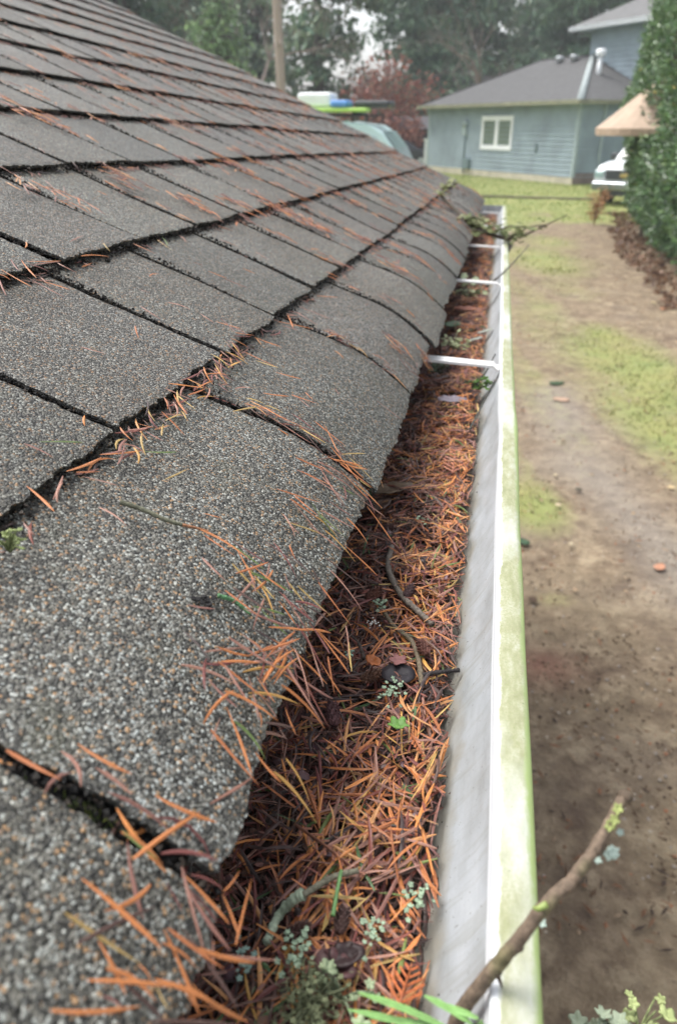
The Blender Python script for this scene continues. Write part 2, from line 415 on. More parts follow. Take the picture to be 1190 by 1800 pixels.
# ================================================================== LITTER IN THE GUTTER
def deb(x, y):
    """height of the litter in the gutter (local z)"""
    t = max(0, min(1, (x+.118)/.118))
    z = -.320+.038*math.sin(min(1, t*1.22)*math.pi*.5) + .009*nz(x*30, y*16, 1)+.007*nz(x*70, y*60, 2)
    z += .006*math.exp(-((y-.95)/.25)**2) - .004*math.exp(-((y-.42)/.05)**2)*math.exp(-((x+.035)/.02)**2)
    if x > -.012: z -= (x+.012)*.25
    return z
mb = MB(); ys = np.arange(GY0+.01, GY1-.01, .006); xs = np.linspace(-.117, .0, 24); m = len(xs); vs = []
for y in ys:
    edge = -.0085+.004*nz(y*25, 9.)+.003*nz(y*70, 4.)
    for i, x in enumerate(xs):
        xx = -.117+(edge+.117)*(i/(m-1)); vs.append(N(xx, y, deb(xx, y)-.006-(.006 if i == m-1 else 0)))
mb.add(vs, [(a*m+i, a*m+i+1, (a+1)*m+i+1, (a+1)*m+i) for a in range(len(ys)-1) for i in range(m-1)])
o = mb.build('rotted_litter', M['soil'], None, smooth=True); tag(o, kind='stuff', label='dark rotted needle mould packed along the gutter bed', cat='litter')

PAL = {'o': [(.50, .175, .05), (.58, .22, .06), (.42, .14, .046), (.54, .26, .10)], 'y': [(.55, .30, .075), (.46, .31, .10)],
       'p': [(.29, .135, .095), (.23, .10, .075), (.34, .17, .12)], 'd': [(.065, .034, .027), (.09, .045, .035), (.05, .028, .025), (.13, .065, .045)],
       'g': [(.10, .15, .035), (.16, .20, .05), (.07, .13, .045)], 'r': [(.21, .058, .038), (.17, .048, .040)]}
def ncol(k, r=rnd):
    c = r.choice(PAL[k]); f = r.uniform(.8, 1.2); return (c[0]*f, c[1]*f, c[2]*f)
def needle_geo(mb, p, d, up, L, w, bend, col, twist=0.0, segs=5):
    """a flat fir needle: blunt base, keeled middle, pointed tip"""
    p = Vector(p); d = Vector(d).normalized(); up = (Vector(up)-d*Vector(up).dot(d)).normalized(); sd_ = d.cross(up)
    vs = []; c2 = tuple(c*.8 for c in col)
    for i in range(segs):
        t = i/(segs-1); u = t-.5
        c = p+d*(u*L)+sd_*(bend*L*(.25-u*u)*1.2)+up*(abs(bend)*L*.4*(.25-u*u))
        ww = w*.5*(.45+.55*min(1, t*5))*(1 if t < .75 else max(.22, 1-(t-.75)*3.2)); hh = ww*.42
        a = twist*u*2; s_ = sd_*math.cos(a)+up*math.sin(a); n_ = up*math.cos(a)-sd_*math.sin(a)
        vs += [c+s_*ww, c+n_*hh, c-s_*ww, c-n_*hh]
    fs = [(i*4+k, i*4+(k+1) % 4, (i+1)*4+(k+1) % 4, (i+1)*4+k) for i in range(segs-1) for k in range(4)]
    fs += [(3, 2, 1, 0), tuple(range((segs-1)*4, segs*4))]
    b = len(mb.v); mb.add(vs, fs, col)
    for q in range(1, len(vs), 4): mb.c[b+q] = c2
rn = random.Random(11); mb = MB()
def litter(n, ya, yb, Lr, w, pw=1.0, mbx=None):
    for _ in range(n):
        y = ya+(yb-ya)*rn.random()**pw; x = rn.uniform(-.112, -.001)
        if x > -.010 and rn.random() < .55: x -= rn.uniform(.004, .03)
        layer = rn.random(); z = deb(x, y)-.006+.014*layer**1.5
        az = rn.uniform(0, 2*math.pi) if rn.random() < .72 else rn.gauss(math.pi/2, .5); pit = rn.gauss(0, .17)
        if x > -.015: az = rn.gauss(math.pi/2, .7); pit *= .6
        d = Vector((math.cos(az)*math.cos(pit), math.sin(az)*math.cos(pit), math.sin(pit)))
        k = rn.random(); wet = nz(x*22, y*14, 7.7)+max(0, (-.040-x)*26)-(.12 if x > -.03 else 0)  # raises the share of dark needles towards the roof edge
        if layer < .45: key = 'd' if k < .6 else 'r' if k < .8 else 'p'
        elif wet > .32: key = 'd' if k < .42 else 'p' if k < .62 else 'r' if k < .8 else 'o' if k < .97 else 'g'
        else: key = 'o' if k < .46 else 'p' if k < .68 else 'r' if k < .84 else 'y' if k < .92 else 'd' if k < .97 else 'g'
        L = rn.uniform(*Lr) if rn.random() < .74 else rn.uniform(.004, .012)
        if x+abs(d.x)*L/2 > -.001 : x = -.001-abs(d.x)*L/2
        needle_geo(mb, N(x, y, z), d, (rn.gauss(0, .35), rn.gauss(0, .35), 1), L, w*rn.choice((.5, .7, .85, 1, 1.2)), rn.gauss(0, .15), ncol(key, rn), rn.uniform(-.8, .8))
litter(9600, .08, .85, (.015, .033), .0015)
litter(4600, .8, 1.7, (.016, .030), .0018)
litter(4200, 1.7, 3.78, (.018, .03), .0026)
litter(500, -.4, .1, (.014, .026), .0014)
for _ in range(900):
    y = rn.uniform(.1, 1.6); x = rn.uniform(-.10, -.012); a = rn.uniform(0, 6.28); L = rn.uniform(.003, .008); c0 = Vector(N(x, y, deb(x, y)+rn.uniform(-.003, .006))); k_ = rn.choice([(.07, .035, .03), (.10, .05, .05), (.05, .03, .025), (.16, .08, .05), (.12, .06, .07)])
    d_ = Vector((math.cos(a), math.sin(a), rn.gauss(0, .3))).normalized(); n_ = Vector((rn.gauss(0, .4), rn.gauss(0, .4), 1)).normalized(); s_ = d_.cross(n_)*L*.32
    mb.add([c0-d_*L*.5, c0-d_*L*.2+s_, c0+d_*L*.25+s_*.9, c0+d_*L*.5, c0+d_*L*.25-s_*.9, c0-d_*L*.2-s_, c0+n_*L*.16], [(0, 5, 6), (5, 4, 6), (4, 3, 6), (3, 2, 6), (2, 1, 6), (1, 0, 6)], k_)
o = mb.build('needle_litter', M['needle']); tag(o, 'thick mat of orange and brown fir needles filling the white gutter', 'needles', kind='stuff')

# ================================================================== LOOSE NEEDLES (individuals)
NM = {}
def nmesh(key, i):
    if (key, i) not in NM:
        mbn = MB(); bend = (-.22, -.06, .05, .16)[i]; needle_geo(mbn, (0, 0, 0), (1, 0, 0), (0, 0, 1), 1.0, .062, bend, ncol(key), .4*(-1)**i, 7)
        NM[(key, i)] = mbn.mesh('fir_needle', M['needle'])
    return NM[(key, i)]
LBL = {'o': ('dry orange fir needle lying loose on the grey shingles', 'dry orange needles scattered on the shingles'),
       'y': ('yellowed fir needle lying loose on the grey shingles', 'yellow needles scattered on the shingles'),
       'p': ('faded pinkish brown fir needle lying on the grey shingles', 'pinkish brown needles scattered on the shingles'),
       'd': ('dark wet fir needle lying on the grey shingles', 'dark needles scattered on the shingles'),
       'g': ('still green fir needle lying on the grey shingles', 'green needles scattered on the shingles'),
       'r': ('reddish brown fir needle lying on the grey shingles', 'reddish needles scattered on the shingles')}
ncount = 0
def place_needle(p, d, up, L, key, lbl=None):
    global ncount
    L *= .92; o = bpy.data.objects.new('fir_needle', nmesh(key, rnd.randrange(4))); C.objects.link(o)
    d = Vector(d).normalized(); up = (Vector(up)-d*Vector(up).dot(d)).normalized(); sd_ = up.cross(d)
    m = Matrix((d, sd_, up)).transposed().to_4x4(); sw = min(1.1, .0185/L)*rnd.uniform(.85, 1.25)
    o.matrix_world = Matrix.Translation(p) @ m @ Matrix.Diagonal((L, L*sw, L*sw, 1))
    l = lbl or LBL[key]; tag(o, l[0], 'needle', l[1]); ncount += 1
    return o
def roof_needle(a, b, key, lift=.0015):
    if a is None or b is None: return
    pa = Vector(roofpt(a[0], a[1], .0118+lift)); pb = Vector(roofpt(b[0], b[1], .0118+lift*1.8))
    d = pb-pa
    if d.length < .004: return
    if d.length > .036: d = d.normalized()*.036
    s_, y_ = (a[0]+b[0])/2, (a[1]+b[1])/2; ln = d.length; ang = abs(math.atan2(b[1]-a[1], a[0]-b[0])); ang = min(ang, math.pi-ang)
    place = ('in the pile by the nearest joint' if y_ < .185 and s_ < .08 else 'in the tangle spilling over the eave' if s_ < .065 and y_ < .36 else
             'by the second shingle joint at the eave' if s_ < .08 and y_ < .56 else 'low on the far eave shingles' if s_ < .10 and y_ >= .56 else 'caught along the first shingle step' if abs(s_-L1) < .026 else
             'on the broad first course shingle' if s_ < L1 and y_ < .3 else 'on the middle of the first shingle course' if s_ < L1 else 'on the second shingle course' if s_ < L1+EXP else 'on the third shingle course or higher')
    way = 'pointing downslope' if ang < .5 else 'along the eave' if ang > 1.1 else 'lying askew'
    size = 'long' if ln > .024 else 'short' if ln < .016 else 'middling'
    hue = {'o': 'dry orange', 'y': 'yellowed', 'p': 'pinkish brown', 'd': 'dark wet', 'g': 'green', 'r': 'reddish brown'}[key]
    place_needle((pa+pb)/2, d, roofnrm(s_), min(ln, .036), key, ('%s %s fir needle %s %s' % (size, hue, way, place), '%s %s needles %s %s' % (size, hue, way, place)))
def rh(px, py): return roof_hit(px, py)
c5 = lambda x, y: (300+x*.504, 850+y*.504)
c3 = lambda x, y: (x*.588, 350+y*.588)
c6 = lambda x, y: (x*.504, 1300+y*.504)
LIST = [(c5, l) for l in [(80,185,240,320,'o'),(100,200,200,290,'o'),(90,280,165,380,'p'),(400,70,470,160,'o'),(480,130,565,230,'g'),(475,128,560,220,'y'),(500,0,565,120,'p'),(585,0,610,40,'o'),(380,170,400,220,'p'),(378,245,382,310,'o'),(370,340,380,400,'p'),(30,455,115,485,'p'),(250,330,385,420,'g'),(240,335,330,400,'g'),(230,290,330,440,'y'),(270,340,330,510,'y'),(250,455,355,495,'g'),(350,420,400,530,'p'),(400,380,510,500,'y'),(470,405,535,535,'p'),(405,400,540,530,'o'),(290,535,420,560,'o'),(250,570,300,640,'o'),(400,535,240,680,'o'),(370,560,220,790,'o'),(230,695,250,870,'p'),(130,655,250,670,'o'),(200,690,380,685,'y'),(380,600,410,820,'p'),(400,640,470,750,'o'),(400,600,540,600,'o'),(60,880,160,765,'o'),(85,710,170,830,'p'),(100,930,125,850,'p'),(150,800,225,1060,'o'),(175,850,280,1000,'g'),(395,830,430,905,'y'),(430,900,475,980,'o'),(340,880,430,860,'p'),(280,860,380,880,'d'),(320,880,330,940,'d'),(270,760,330,850,'p'),(300,740,380,650,'o'),(420,530,520,540,'o'),(440,560,520,600,'o'),(230,970,300,1090,'o'),(240,310,260,420,'p'),(205,245,260,390,'o'),(245,310,350,420,'o'),(345,430,395,520,'o'),(370,600,300,720,'o'),(380,570,270,650,'p'),(300,560,370,620,'o'),(330,600,390,700,'p'),(350,690,410,760,'o'),(250,700,300,810,'o'),(290,700,310,800,'r'),(410,700,440,800,'r'),(420,640,500,690,'d'),(230,630,320,590,'o'),(280,620,240,740,'r'),(430,780,470,860,'d'),(360,800,390,900,'o'),(255,830,240,900,'o'),(320,300,290,380,'p'),(410,440,450,500,'r')]]
LIST += [(c3, l) for l in [(75,865,160,960,'o'),(290,930,370,1010,'p'),(110,735,250,748,'g'),(190,830,300,800,'o'),(295,760,430,750,'o'),(350,800,370,740,'p'),(400,740,412,800,'y'),(430,755,530,765,'g'),(485,855,550,835,'y'),(430,690,490,730,'p'),(410,670,455,690,'o'),(160,900,190,825,'p'),(170,915,185,860,'p'),(240,835,350,875,'p'),(600,950,650,970,'o'),(690,640,770,635,'y'),(780,585,860,605,'o'),(850,910,930,980,'o'),(920,965,970,1010,'g'),(935,810,1000,950,'p'),(925,680,1010,770,'o'),(950,690,980,790,'o'),(960,760,1030,880,'o'),(1000,780,1075,780,'y'),(1010,800,1060,860,'o'),(905,590,925,625,'o'),(1100,620,1170,690,'p'),(405,375,415,420,'o'),(240,440,320,470,'p'),(500,310,570,340,'p'),(620,215,680,240,'o'),(670,240,740,270,'p'),(415,265,450,280,'p'),(470,120,520,160,'y'),(485,118,500,150,'g'),(640,370,720,400,'o'),(655,360,700,410,'r'),(730,455,830,510,'o'),(760,485,830,520,'y'),(820,520,900,550,'o'),(820,370,940,405,'o'),(840,380,890,400,'p'),(855,335,880,400,'o'),(485,705,490,670,'y'),(490,670,540,660,'y'),(540,640,550,680,'y'),(520,600,530,650,'p'),(560,590,610,580,'o'),(590,560,640,540,'o'),(610,530,680,545,'o'),(630,560,610,600,'p'),(650,550,680,580,'r'),(520,580,560,650,'o'),(470,650,500,690,'d'),(440,600,430,660,'d'),(380,720,350,780,'p'),(400,700,440,720,'r'),(300,770,380,765,'p'),(225,820,300,825,'o'),(60,185,110,260,'o'),(0,205,100,265,'o'),(80,225,200,290,'p'),(75,180,190,180,'o'),(100,200,180,200,'p'),(240,170,330,180,'o'),(250,190,290,210,'p'),(310,130,330,160,'y'),(90,190,150,215,'r'),(260,100,200,130,'p'),(700,400,760,415,'o'),(690,380,740,420,'r'),(930,820,960,860,'o'),(990,880,1030,910,'g'),(1040,890,1100,960,'o'),(1060,900,1080,970,'r'),(1070,930,1095,980,'o'),(860,600,930,640,'o'),(880,610,910,650,'p'),(700,570,750,580,'p'),(540,540,600,520,'r'),(1150,440,1190,480,'o'),(1160,450,1190,460,'p'),(890,320,990,365,'p'),(940,290,1010,300,'o')]]
LIST += [(c6, l) for l in [(235,50,405,180,'o'),(0,65,180,195,'o'),(380,345,520,475,'o'),(370,350,470,470,'g'),(560,470,620,840,'p'),(720,560,775,480,'o'),(700,570,725,720,'o'),(560,500,700,690,'o'),(600,500,720,560,'r'),(290,725,370,930,'o'),(300,830,460,960,'o'),(490,740,600,840,'o'),(540,830,690,930,'y'),(450,870,620,950,'o'),(460,890,480,990,'y'),(640,850,690,930,'o'),(680,720,670,870,'p'),(280,930,330,990,'r'),(400,820,420,900,'o'),(520,520,570,640,'r'),(560,540,640,640,'d'),(600,560,680,680,'r'),(620,900,700,960,'o'),(380,880,430,940,'r'),(550,860,590,960,'o'),(700,700,690,860,'r')]]
for fn, (x1, y1, x2, y2, k) in LIST:
    roof_needle(rh(*fn(x1, y1)), rh(*fn(x2, y2)), k, rnd.uniform(.0005, .004))
# the tangle spilling over the eave, and the pile by the nearest joint
for (n_, ym, ys_, sa, sb, am, asd) in ((54, .262, .030, -.012, .055, .0, .8), (24, .118, .018, -.008, .035, .2, .8), (16, .37, .04, .0, .05, .2, .6), (20, .43, .02, -.004, .05, 0., .4)):
    for _ in range(n_):
        s_ = rnd.uniform(sa, sb); y_ = rnd.gauss(ym, ys_); a = rnd.gauss(am, asd); L = rnd.uniform(.018, .030)
        p1_, p2_ = (s_+L*.5*math.cos(a), y_+L*.5*math.sin(a)), (s_-L*.5*math.cos(a), y_-L*.5*math.sin(a))
        roof_needle(p1_, p2_, rnd.choice('oopopropydrdg'), rnd.uniform(.0, .006))
# pinkish clusters further up, laid one by one
CL = [(225,315,5),(530,385,8),(560,395,5),(60,320,4),(130,345,3),(700,640,5),(735,632,4),(30,470,3),(420,590,3)]
for (cx, cy, n) in CL:
    h = rh(cx, cy)
    if not h: continue
    for _ in range(n):
        s = h[0]+rnd.gauss(0, .012); y = h[1]+rnd.gauss(0, .014); a = rnd.gauss(0, .45); L = rnd.uniform(.014, .026)
        roof_needle((s, y), (s-L*math.cos(a), y+L*math.sin(a)), rnd.choice('opoppor'), rnd.uniform(0, .003))
# needles on top of the gutter mat, nearest the camera
G5 = [(640,680,540,600),(600,990,760,900),(700,820,790,730),(560,810,640,720),(430,960,560,940),(870,1010,940,900),(640,950,700,1050),(590,730,700,830),(770,880,850,800),(650,1010,780,1050)]
for _ in range(40):
    y = rnd.uniform(.12, .42); x = rnd.uniform(-.085, -.004); L = rnd.uniform(.019, .028); az = rnd.uniform(0, 6.28)
    if x+abs(math.cos(az))*L/2 > .004: x -= .012
    pp = N(x, y, deb(x, y)+.0075); k = rnd.choice('ooooyyopprg')
    nm = {'o': 'dry orange', 'y': 'yellowed', 'p': 'faded pinkish brown', 'r': 'reddish brown', 'g': 'still green'}[k]
    place_needle(pp, (math.cos(az), math.sin(az), rnd.gauss(0, .1)), (rnd.gauss(0, .3), rnd.gauss(0, .3), 1), L, k, (nm+' fir needle lying uppermost on the needle mat in the gutter', nm+' needles on top of the gutter mat'))
print('INDIVIDUAL NEEDLES', ncount)

# the finer scatter up the roof: drifts along slots and course steps
mb = MB(); rn = random.Random(5)
for ci in range(len(bounds)-1):
    for ys_ in slots[ci][1:-1]:
        if ys_ < .0: continue
        near = ys_ < .75 and ci < 3
        n = rn.choice((0, 1, 2, 5, 9)) if near else rn.choice((1, 4, 9, 17))
        if ci > 7: n = n//2+1
        for _ in range(n):
            u = rn.random(); s = bounds[ci]+(bounds[ci+1]-bounds[ci])*u; y = ys_+rn.gauss(0, .0035 if near else .007); a = rn.gauss(0, .5); L = rn.uniform(.013, .026)
            d = Vector(roofpt(s+L*math.cos(a)*.5, y+L*math.sin(a)*.5, 0))-Vector(roofpt(s-L*math.cos(a)*.5, y, 0))
            dep = .0055 if abs(y-ys_) < .002 else .0122
            needle_geo(mb, roofpt(s, y, dep), d, roofnrm(s), L, .0014 if ys_ < 1.2 else .0022, rn.gauss(0, .25), ncol(rn.choice('opopprdo'), rn), .3)
    # along the step
    y = .05
    while y < Y1:
        y += rn.expovariate(1/.05)
        if y > Y1-.05: break
        for _ in range(rn.choice((1, 2, 3, 6))):
            s = bounds[ci]-rn.uniform(0, .012) if ci else rn.uniform(0, .05); yy = y+rn.gauss(0, .012); a = rn.gauss(1.2, .6)*rn.choice((-1, 1)); L = rn.uniform(.012, .024)
            if s < .004: continue
            d = Vector(roofpt(s+L*math.cos(a)*.5, yy+L*math.sin(a)*.5, 0))-Vector(roofpt(s-L*math.cos(a)*.5, yy-L*math.sin(a)*.5, 0))
            needle_geo(mb, roofpt(s, yy, .0055), d, roofnrm(s), L, .0014 if y < 1.2 else .002, rn.gauss(0, .3), ncol(rn.choice('oppddrp'), rn), .3)
for (px_, py_, n_, sg_) in ((225,315,16,.012),(205,300,10,.010),(530,385,34,.016),(500,372,16,.012),(562,398,20,.014),(625,360,18,.02),(600,345,14,.02),(665,300,16,.03),(600,262,12,.03),(640,270,12,.03),(430,300,10,.014),(690,335,22,.03),(735,345,18,.03),(560,335,14,.02),(470,352,8,.014),(130,188,8,.012),(60,330,14,.013),(130,350,10,.012),(300,185,12,.02),(350,222,10,.02),(470,262,12,.02),(510,170,10,.03),(380,290,10,.015),(20,190,7,.012),(700,620,12,.010),(740,640,10,.008),(580,455,8,.010),(680,455,10,.014),(760,420,12,.03),(790,380,14,.04),(820,345,10,.05)):
    h_ = roof_hit(px_, py_)
    if not h_: continue
    for _ in range(n_):
        ss = max(.004, h_[0]+rn.gauss(0, sg_*1.3)); yy = h_[1]+rn.gauss(0, sg_*.8); a = rn.gauss(.1, .8); L = rn.uniform(.012, .026)
        d = Vector(roofpt(ss+L*math.cos(a)*.5, yy+L*math.sin(a)*.5, 0))-Vector(roofpt(ss-L*math.cos(a)*.5, yy-L*math.sin(a)*.5, 0))
        needle_geo(mb, roofpt(ss, yy, .0125+rn.random()*.003), d, roofnrm(ss), L, .0014 if yy < .9 else .0022, rn.gauss(0, .2), ncol(rn.choice('oopropd'), rn), .3)
for (n_, s0_, s1_, y0_, y1_, am_, asd_) in ((46, L1-.018, L1-.002, .33, .50, 1.2, .7), (34, .015, .105, .452, .476, 0, .4), (18, L1-.014, L1, .50, .56, .5, .8), (16, .02, .10, .69, .708, 0, .3), (12, L1+EXP-.014, L1+EXP, .30, .46, 1.2, .6)):
    for _ in range(n_):
        ss = rn.uniform(s0_, s1_); yy = rn.uniform(y0_, y1_); a = rn.gauss(am_, asd_); L = rn.uniform(.012, .024)
        d = Vector(roofpt(ss+L*math.cos(a)*.5, yy+L*math.sin(a)*.5, 0))-Vector(roofpt(ss-L*math.cos(a)*.5, yy-L*math.sin(a)*.5, 0)); d.z += rn.gauss(0, .15)*L
        needle_geo(mb, roofpt(ss, yy, .008+rn.random()*.006), d, roofnrm(ss), L, .0012, rn.gauss(0, .3), ncol(rn.choice('oopdpry'), rn), .3)
# patches blown onto the far tabs
for _ in range(150):
    s = rn.uniform(.02, 1.4)*rn.random()**.4; y = rn.uniform(.9, Y1-.05)
    for _ in range(rn.choice((2, 4, 9, 16))):
        ss = max(.01, s+rn.gauss(0, .02)); yy = y+rn.gauss(0, .012); a = rn.gauss(0, .4); L = rn.uniform(.014, .026)
        d = Vector(roofpt(ss+L*math.cos(a)*.5, yy+L*math.sin(a)*.5, 0))-Vector(roofpt(ss-L*math.cos(a)*.5, yy-L*math.sin(a)*.5, 0))
        needle_geo(mb, roofpt(ss, yy, .0125), d, roofnrm(ss), L, .0022, rn.gauss(0, .25), ncol(rn.choice('oopprop'), rn), .3)
for _ in range(260):
    s = rn.uniform(.01, 1.2); yy = rn.uniform(.1, 2.5); a = rn.uniform(0, 6.28); L = rn.uniform(.005, .016)
    d = Vector(roofpt(s+L*math.cos(a)*.5, yy+L*math.sin(a)*.5, 0))-Vector(roofpt(s-L*math.cos(a)*.5, yy-L*math.sin(a)*.5, 0))
    if d.length > .002: needle_geo(mb, roofpt(s, yy, .0118), d, roofnrm(s), L, .0011, rn.gauss(0, .3), ncol(rn.choice('opd'), rn), .3)
o = mb.build('needle_scatter', M['needle']); tag(o, 'drifts of fine brown needles caught in the shingle joints', 'needles', kind='stuff')

# black gunk and grit in steps and joints, put in as step shadow too
mb = MB(); rn = random.Random(19)
tet = [Vector((1, 1, 1)), Vector((1, -1, -1)), Vector((-1, 1, -1)), Vector((-1, -1, 1))]
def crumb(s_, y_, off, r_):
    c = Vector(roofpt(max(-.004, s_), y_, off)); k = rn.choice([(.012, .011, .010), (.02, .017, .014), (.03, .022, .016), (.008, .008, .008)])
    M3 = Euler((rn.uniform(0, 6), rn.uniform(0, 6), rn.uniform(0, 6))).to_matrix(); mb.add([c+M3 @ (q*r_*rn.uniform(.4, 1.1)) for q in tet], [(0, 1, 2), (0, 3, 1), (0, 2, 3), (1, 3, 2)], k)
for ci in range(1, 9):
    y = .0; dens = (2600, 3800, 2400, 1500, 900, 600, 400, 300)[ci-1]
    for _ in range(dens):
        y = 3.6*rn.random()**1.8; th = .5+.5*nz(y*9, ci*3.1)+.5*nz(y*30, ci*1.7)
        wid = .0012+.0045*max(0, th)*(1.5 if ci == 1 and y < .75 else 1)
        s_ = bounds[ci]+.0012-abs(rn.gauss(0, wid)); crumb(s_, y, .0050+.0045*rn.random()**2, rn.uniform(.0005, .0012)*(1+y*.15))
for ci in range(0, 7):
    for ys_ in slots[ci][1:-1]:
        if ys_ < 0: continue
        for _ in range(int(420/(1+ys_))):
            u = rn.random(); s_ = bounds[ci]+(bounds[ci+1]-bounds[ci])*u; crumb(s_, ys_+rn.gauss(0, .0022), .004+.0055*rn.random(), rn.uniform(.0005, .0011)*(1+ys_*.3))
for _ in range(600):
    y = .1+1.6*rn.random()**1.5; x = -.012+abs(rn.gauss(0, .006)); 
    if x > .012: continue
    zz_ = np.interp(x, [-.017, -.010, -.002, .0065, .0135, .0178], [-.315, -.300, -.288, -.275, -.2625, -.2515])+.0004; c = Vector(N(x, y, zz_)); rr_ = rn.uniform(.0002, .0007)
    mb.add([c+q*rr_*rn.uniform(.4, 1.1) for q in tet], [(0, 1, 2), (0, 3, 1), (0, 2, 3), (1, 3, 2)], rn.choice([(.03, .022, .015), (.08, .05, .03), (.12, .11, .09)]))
o = mb.build('grit_step_shade', M['litterblack'] if 'litterblack' in M else vcol('black_grit_shade', .8, 300, .3)); tag(o, 'black grit in the shingle steps and joints, put in as step shadow too', 'grit', kind='stuff')

# ================================================================== SMALL THINGS IN AND ON THE GUTTER
def gp(px, py, lift=.006):
    """point on the litter (or gutter) seen at a pixel: local coordinates, dropped onto the litter"""
    d = ray(px, py); dx, dy, dz = d.x, d.y, d.z+KS*d.y
    z = -.285
    for _ in range(12):
        t = z/dz; z = deb(max(-.115, min(.0, dx*t)), dy*t)+lift
    t = z/dz
    return Vector(N(dx*t, dy*t, z))
def twig(name, pts, r0, r1, col, label, cat, lift=.007, knob=.25, mat='twigbark', n=9, world=None, group=None):
    base = world or [gp(x, y, lift) for x, y in pts]; out = []; k = 10
    cs = [base[0]*2-base[1]]+base+[base[-1]*2-base[-2]]
    for i in range(1, len(cs)-2):
        p0, p1, p2, p3 = cs[i-1:i+3]
        for j in range(k):
            t = j/k; out.append(.5*((2*p1)+(p2-p0)*t+(2*p0-5*p1+4*p2-p3)*t*t+(3*p1-p0-3*p2+p3)*t**3))
    out.append(base[-1]); m = len(out)
    rr = [(r0+(r1-r0)*i/(m-1))*(1+knob*nz(i*.9, r0*9999)+(knob*.8 if i % 5 == 0 else 0)) for i in range(m)]
    mb = MB(); mb.tube(out, rr, n, col); o = mb.build(name, M[mat], None, True); recenter(o); tag(o, label, cat, group); return o, out
GB = (.16, .135, .11)
twig('twig', [(688, 962), (683, 1000), (705, 1045), (735, 1075), (760, 1098)], .0022, .0019, GB, 'curved grey ridged twig lying highest up on the needle mat', 'twig')
twig('twig', [(668, 1062), (690, 1098), (722, 1125), (735, 1160), (741, 1203)], .0013, .0015, (.15, .12, .08), 'slim grey twig dusted with pale lichen below the curved grey twig', 'twig')
twig('twig', [(742, 1187), (770, 1182), (806, 1178)], .0014, .0012, (.03, .025, .025), 'short black stick pointing at the gutter wall', 'twig', .009)
twig('twig', [(616, 1116), (632, 1135), (640, 1158)], .001, .0012, (.07, .05, .04), 'small dark curled twig in the hollow beside the slim grey twig', 'twig')
twig('twig', [(470, 1655), (490, 1610), (518, 1580), (532, 1572)], .0016, .0022, (.42, .50, .36), 'pale green lichen covered twig end near the bottom of the gutter', 'twig', .012, .3, 'lichen')
twig('twig', [(532, 1574), (560, 1556), (590, 1540), (630, 1530)], .0014, .0011, (.18, .17, .12), 'grey stick continuing right from the lichen covered twig', 'twig', .011)
twig('stem', [(585, 1610), (592, 1570), (600, 1530)], .0009, .0007, (.09, .20, .06), 'short green stem standing up beside the grey stick', 'stem', .016, .1, 'needle')
twig('twig', [(700, 985), (690, 1010), (700, 1030)], .0006, .0006, (.10, .07, .05), 'hair thin brown twig by the curved grey twig', 'twig', .01)

# leaves: small cut outlines with a fold and thickness
def leaf_mesh(mb, c, ax, up, L, outline, col, curl=.25, th=.0004, rim=None):
    ax = Vector(ax).normalized(); up = (Vector(up)-ax*Vector(up).dot(ax)).normalized(); sd_ = up.cross(ax)
    def q(u, v, o): return Vector(c)+ax*(u*L)+sd_*(v*L)+up*(curl*L*(abs(v)*.9+.8*(u-.5)**2+.10*math.sin(u*19+v*7))+o)
    top = []; bot = []; n = len(outline)
    rings = [(1, 0), (.6, 0), (.25, 0)]; vs = []; cols = []
    for o_ in (th, 0):
        for f, _ in rings:
            for (u, v) in outline: vs.append(q(.5+(u-.5)*f, v*f, o_))
        vs.append(q(.5, 0, o_))
    N1 = len(rings)*n+1; fs = []
    for l in (0, 1):
        b = l*N1
        for r in range(len(rings)-1):
            for k in range(n):
                f = (b+r*n+k, b+r*n+(k+1) % n, b+(r+1)*n+(k+1) % n, b+(r+1)*n+k); fs.append(f if l == 0 else f[::-1])
        for k in range(n):
            f = (b+(len(rings)-1)*n+k, b+(len(rings)-1)*n+(k+1) % n, b+N1-1); fs.append(f if l == 0 else f[::-1])
    for k in range(n): fs.append((k, N1+k, N1+(k+1) % n, (k+1) % n))
    b = len(mb.v); mb.add(vs, fs, col)
    if rim:
        for k in list(range(n)): mb.c[b+k] = rim
OVAL = [(.5+.5*math.cos(a)*1.0, .32*math.sin(a)*(1-.25*math.cos(a))) for a in np.linspace(0, 2*math.pi, 20)[:-1]]
ROUND = [(.5+.5*math.cos(a), .46*math.sin(a)) for a in np.linspace(0, 2*math.pi, 24)[:-1]]
LOBE = [(.5+(.5-.17*(math.sin(a*2.5+.6)**2))*math.cos(a), (.42-.16*(math.sin(a*2.5+.6)**2))*math.sin(a)) for a in np.linspace(0, 2*math.pi, 30)[:-1]]
MAPLE = [(.5+(.28+.24*abs(math.cos(a*2.5)))*math.cos(a), (.28+.24*abs(math.cos(a*2.5)))*math.sin(a)) for a in np.linspace(0, 2*math.pi, 30)[:-1]]
def leaf(px, py, L, ol, col, ang, label, lift=.009, tilt=(0, 0), curl=.25, rim=None, name='leaf', pos=None, group=None, cat='leaf'):
    c = pos or gp(px, py, lift); ax = Vector((math.cos(ang), math.sin(ang), tilt[0])); mb = MB()
    leaf_mesh(mb, c-ax*L*.5, ax, (tilt[1], 0, 1), L, ol, col, curl, .0005, rim)
    o = mb.build(name, M['leafv'], None, True); recenter(o); return tag(o, label, cat, group)
leaf(700, 1276, .012, LOBE, (.17, .34, .08), .1, 'bright green ruffled leaf scrap on the needle mat', .012, curl=.5)
leaf(700, 1162, .011, MAPLE, (.30, .13, .12), .8, 'pink lobed leaf tip between the twigs', .010)
leaf(655, 1165, .012, OVAL, (.45, .15, .05), 2.3, 'small orange curled leaf left of the pink leaf tip', .010, curl=.6)
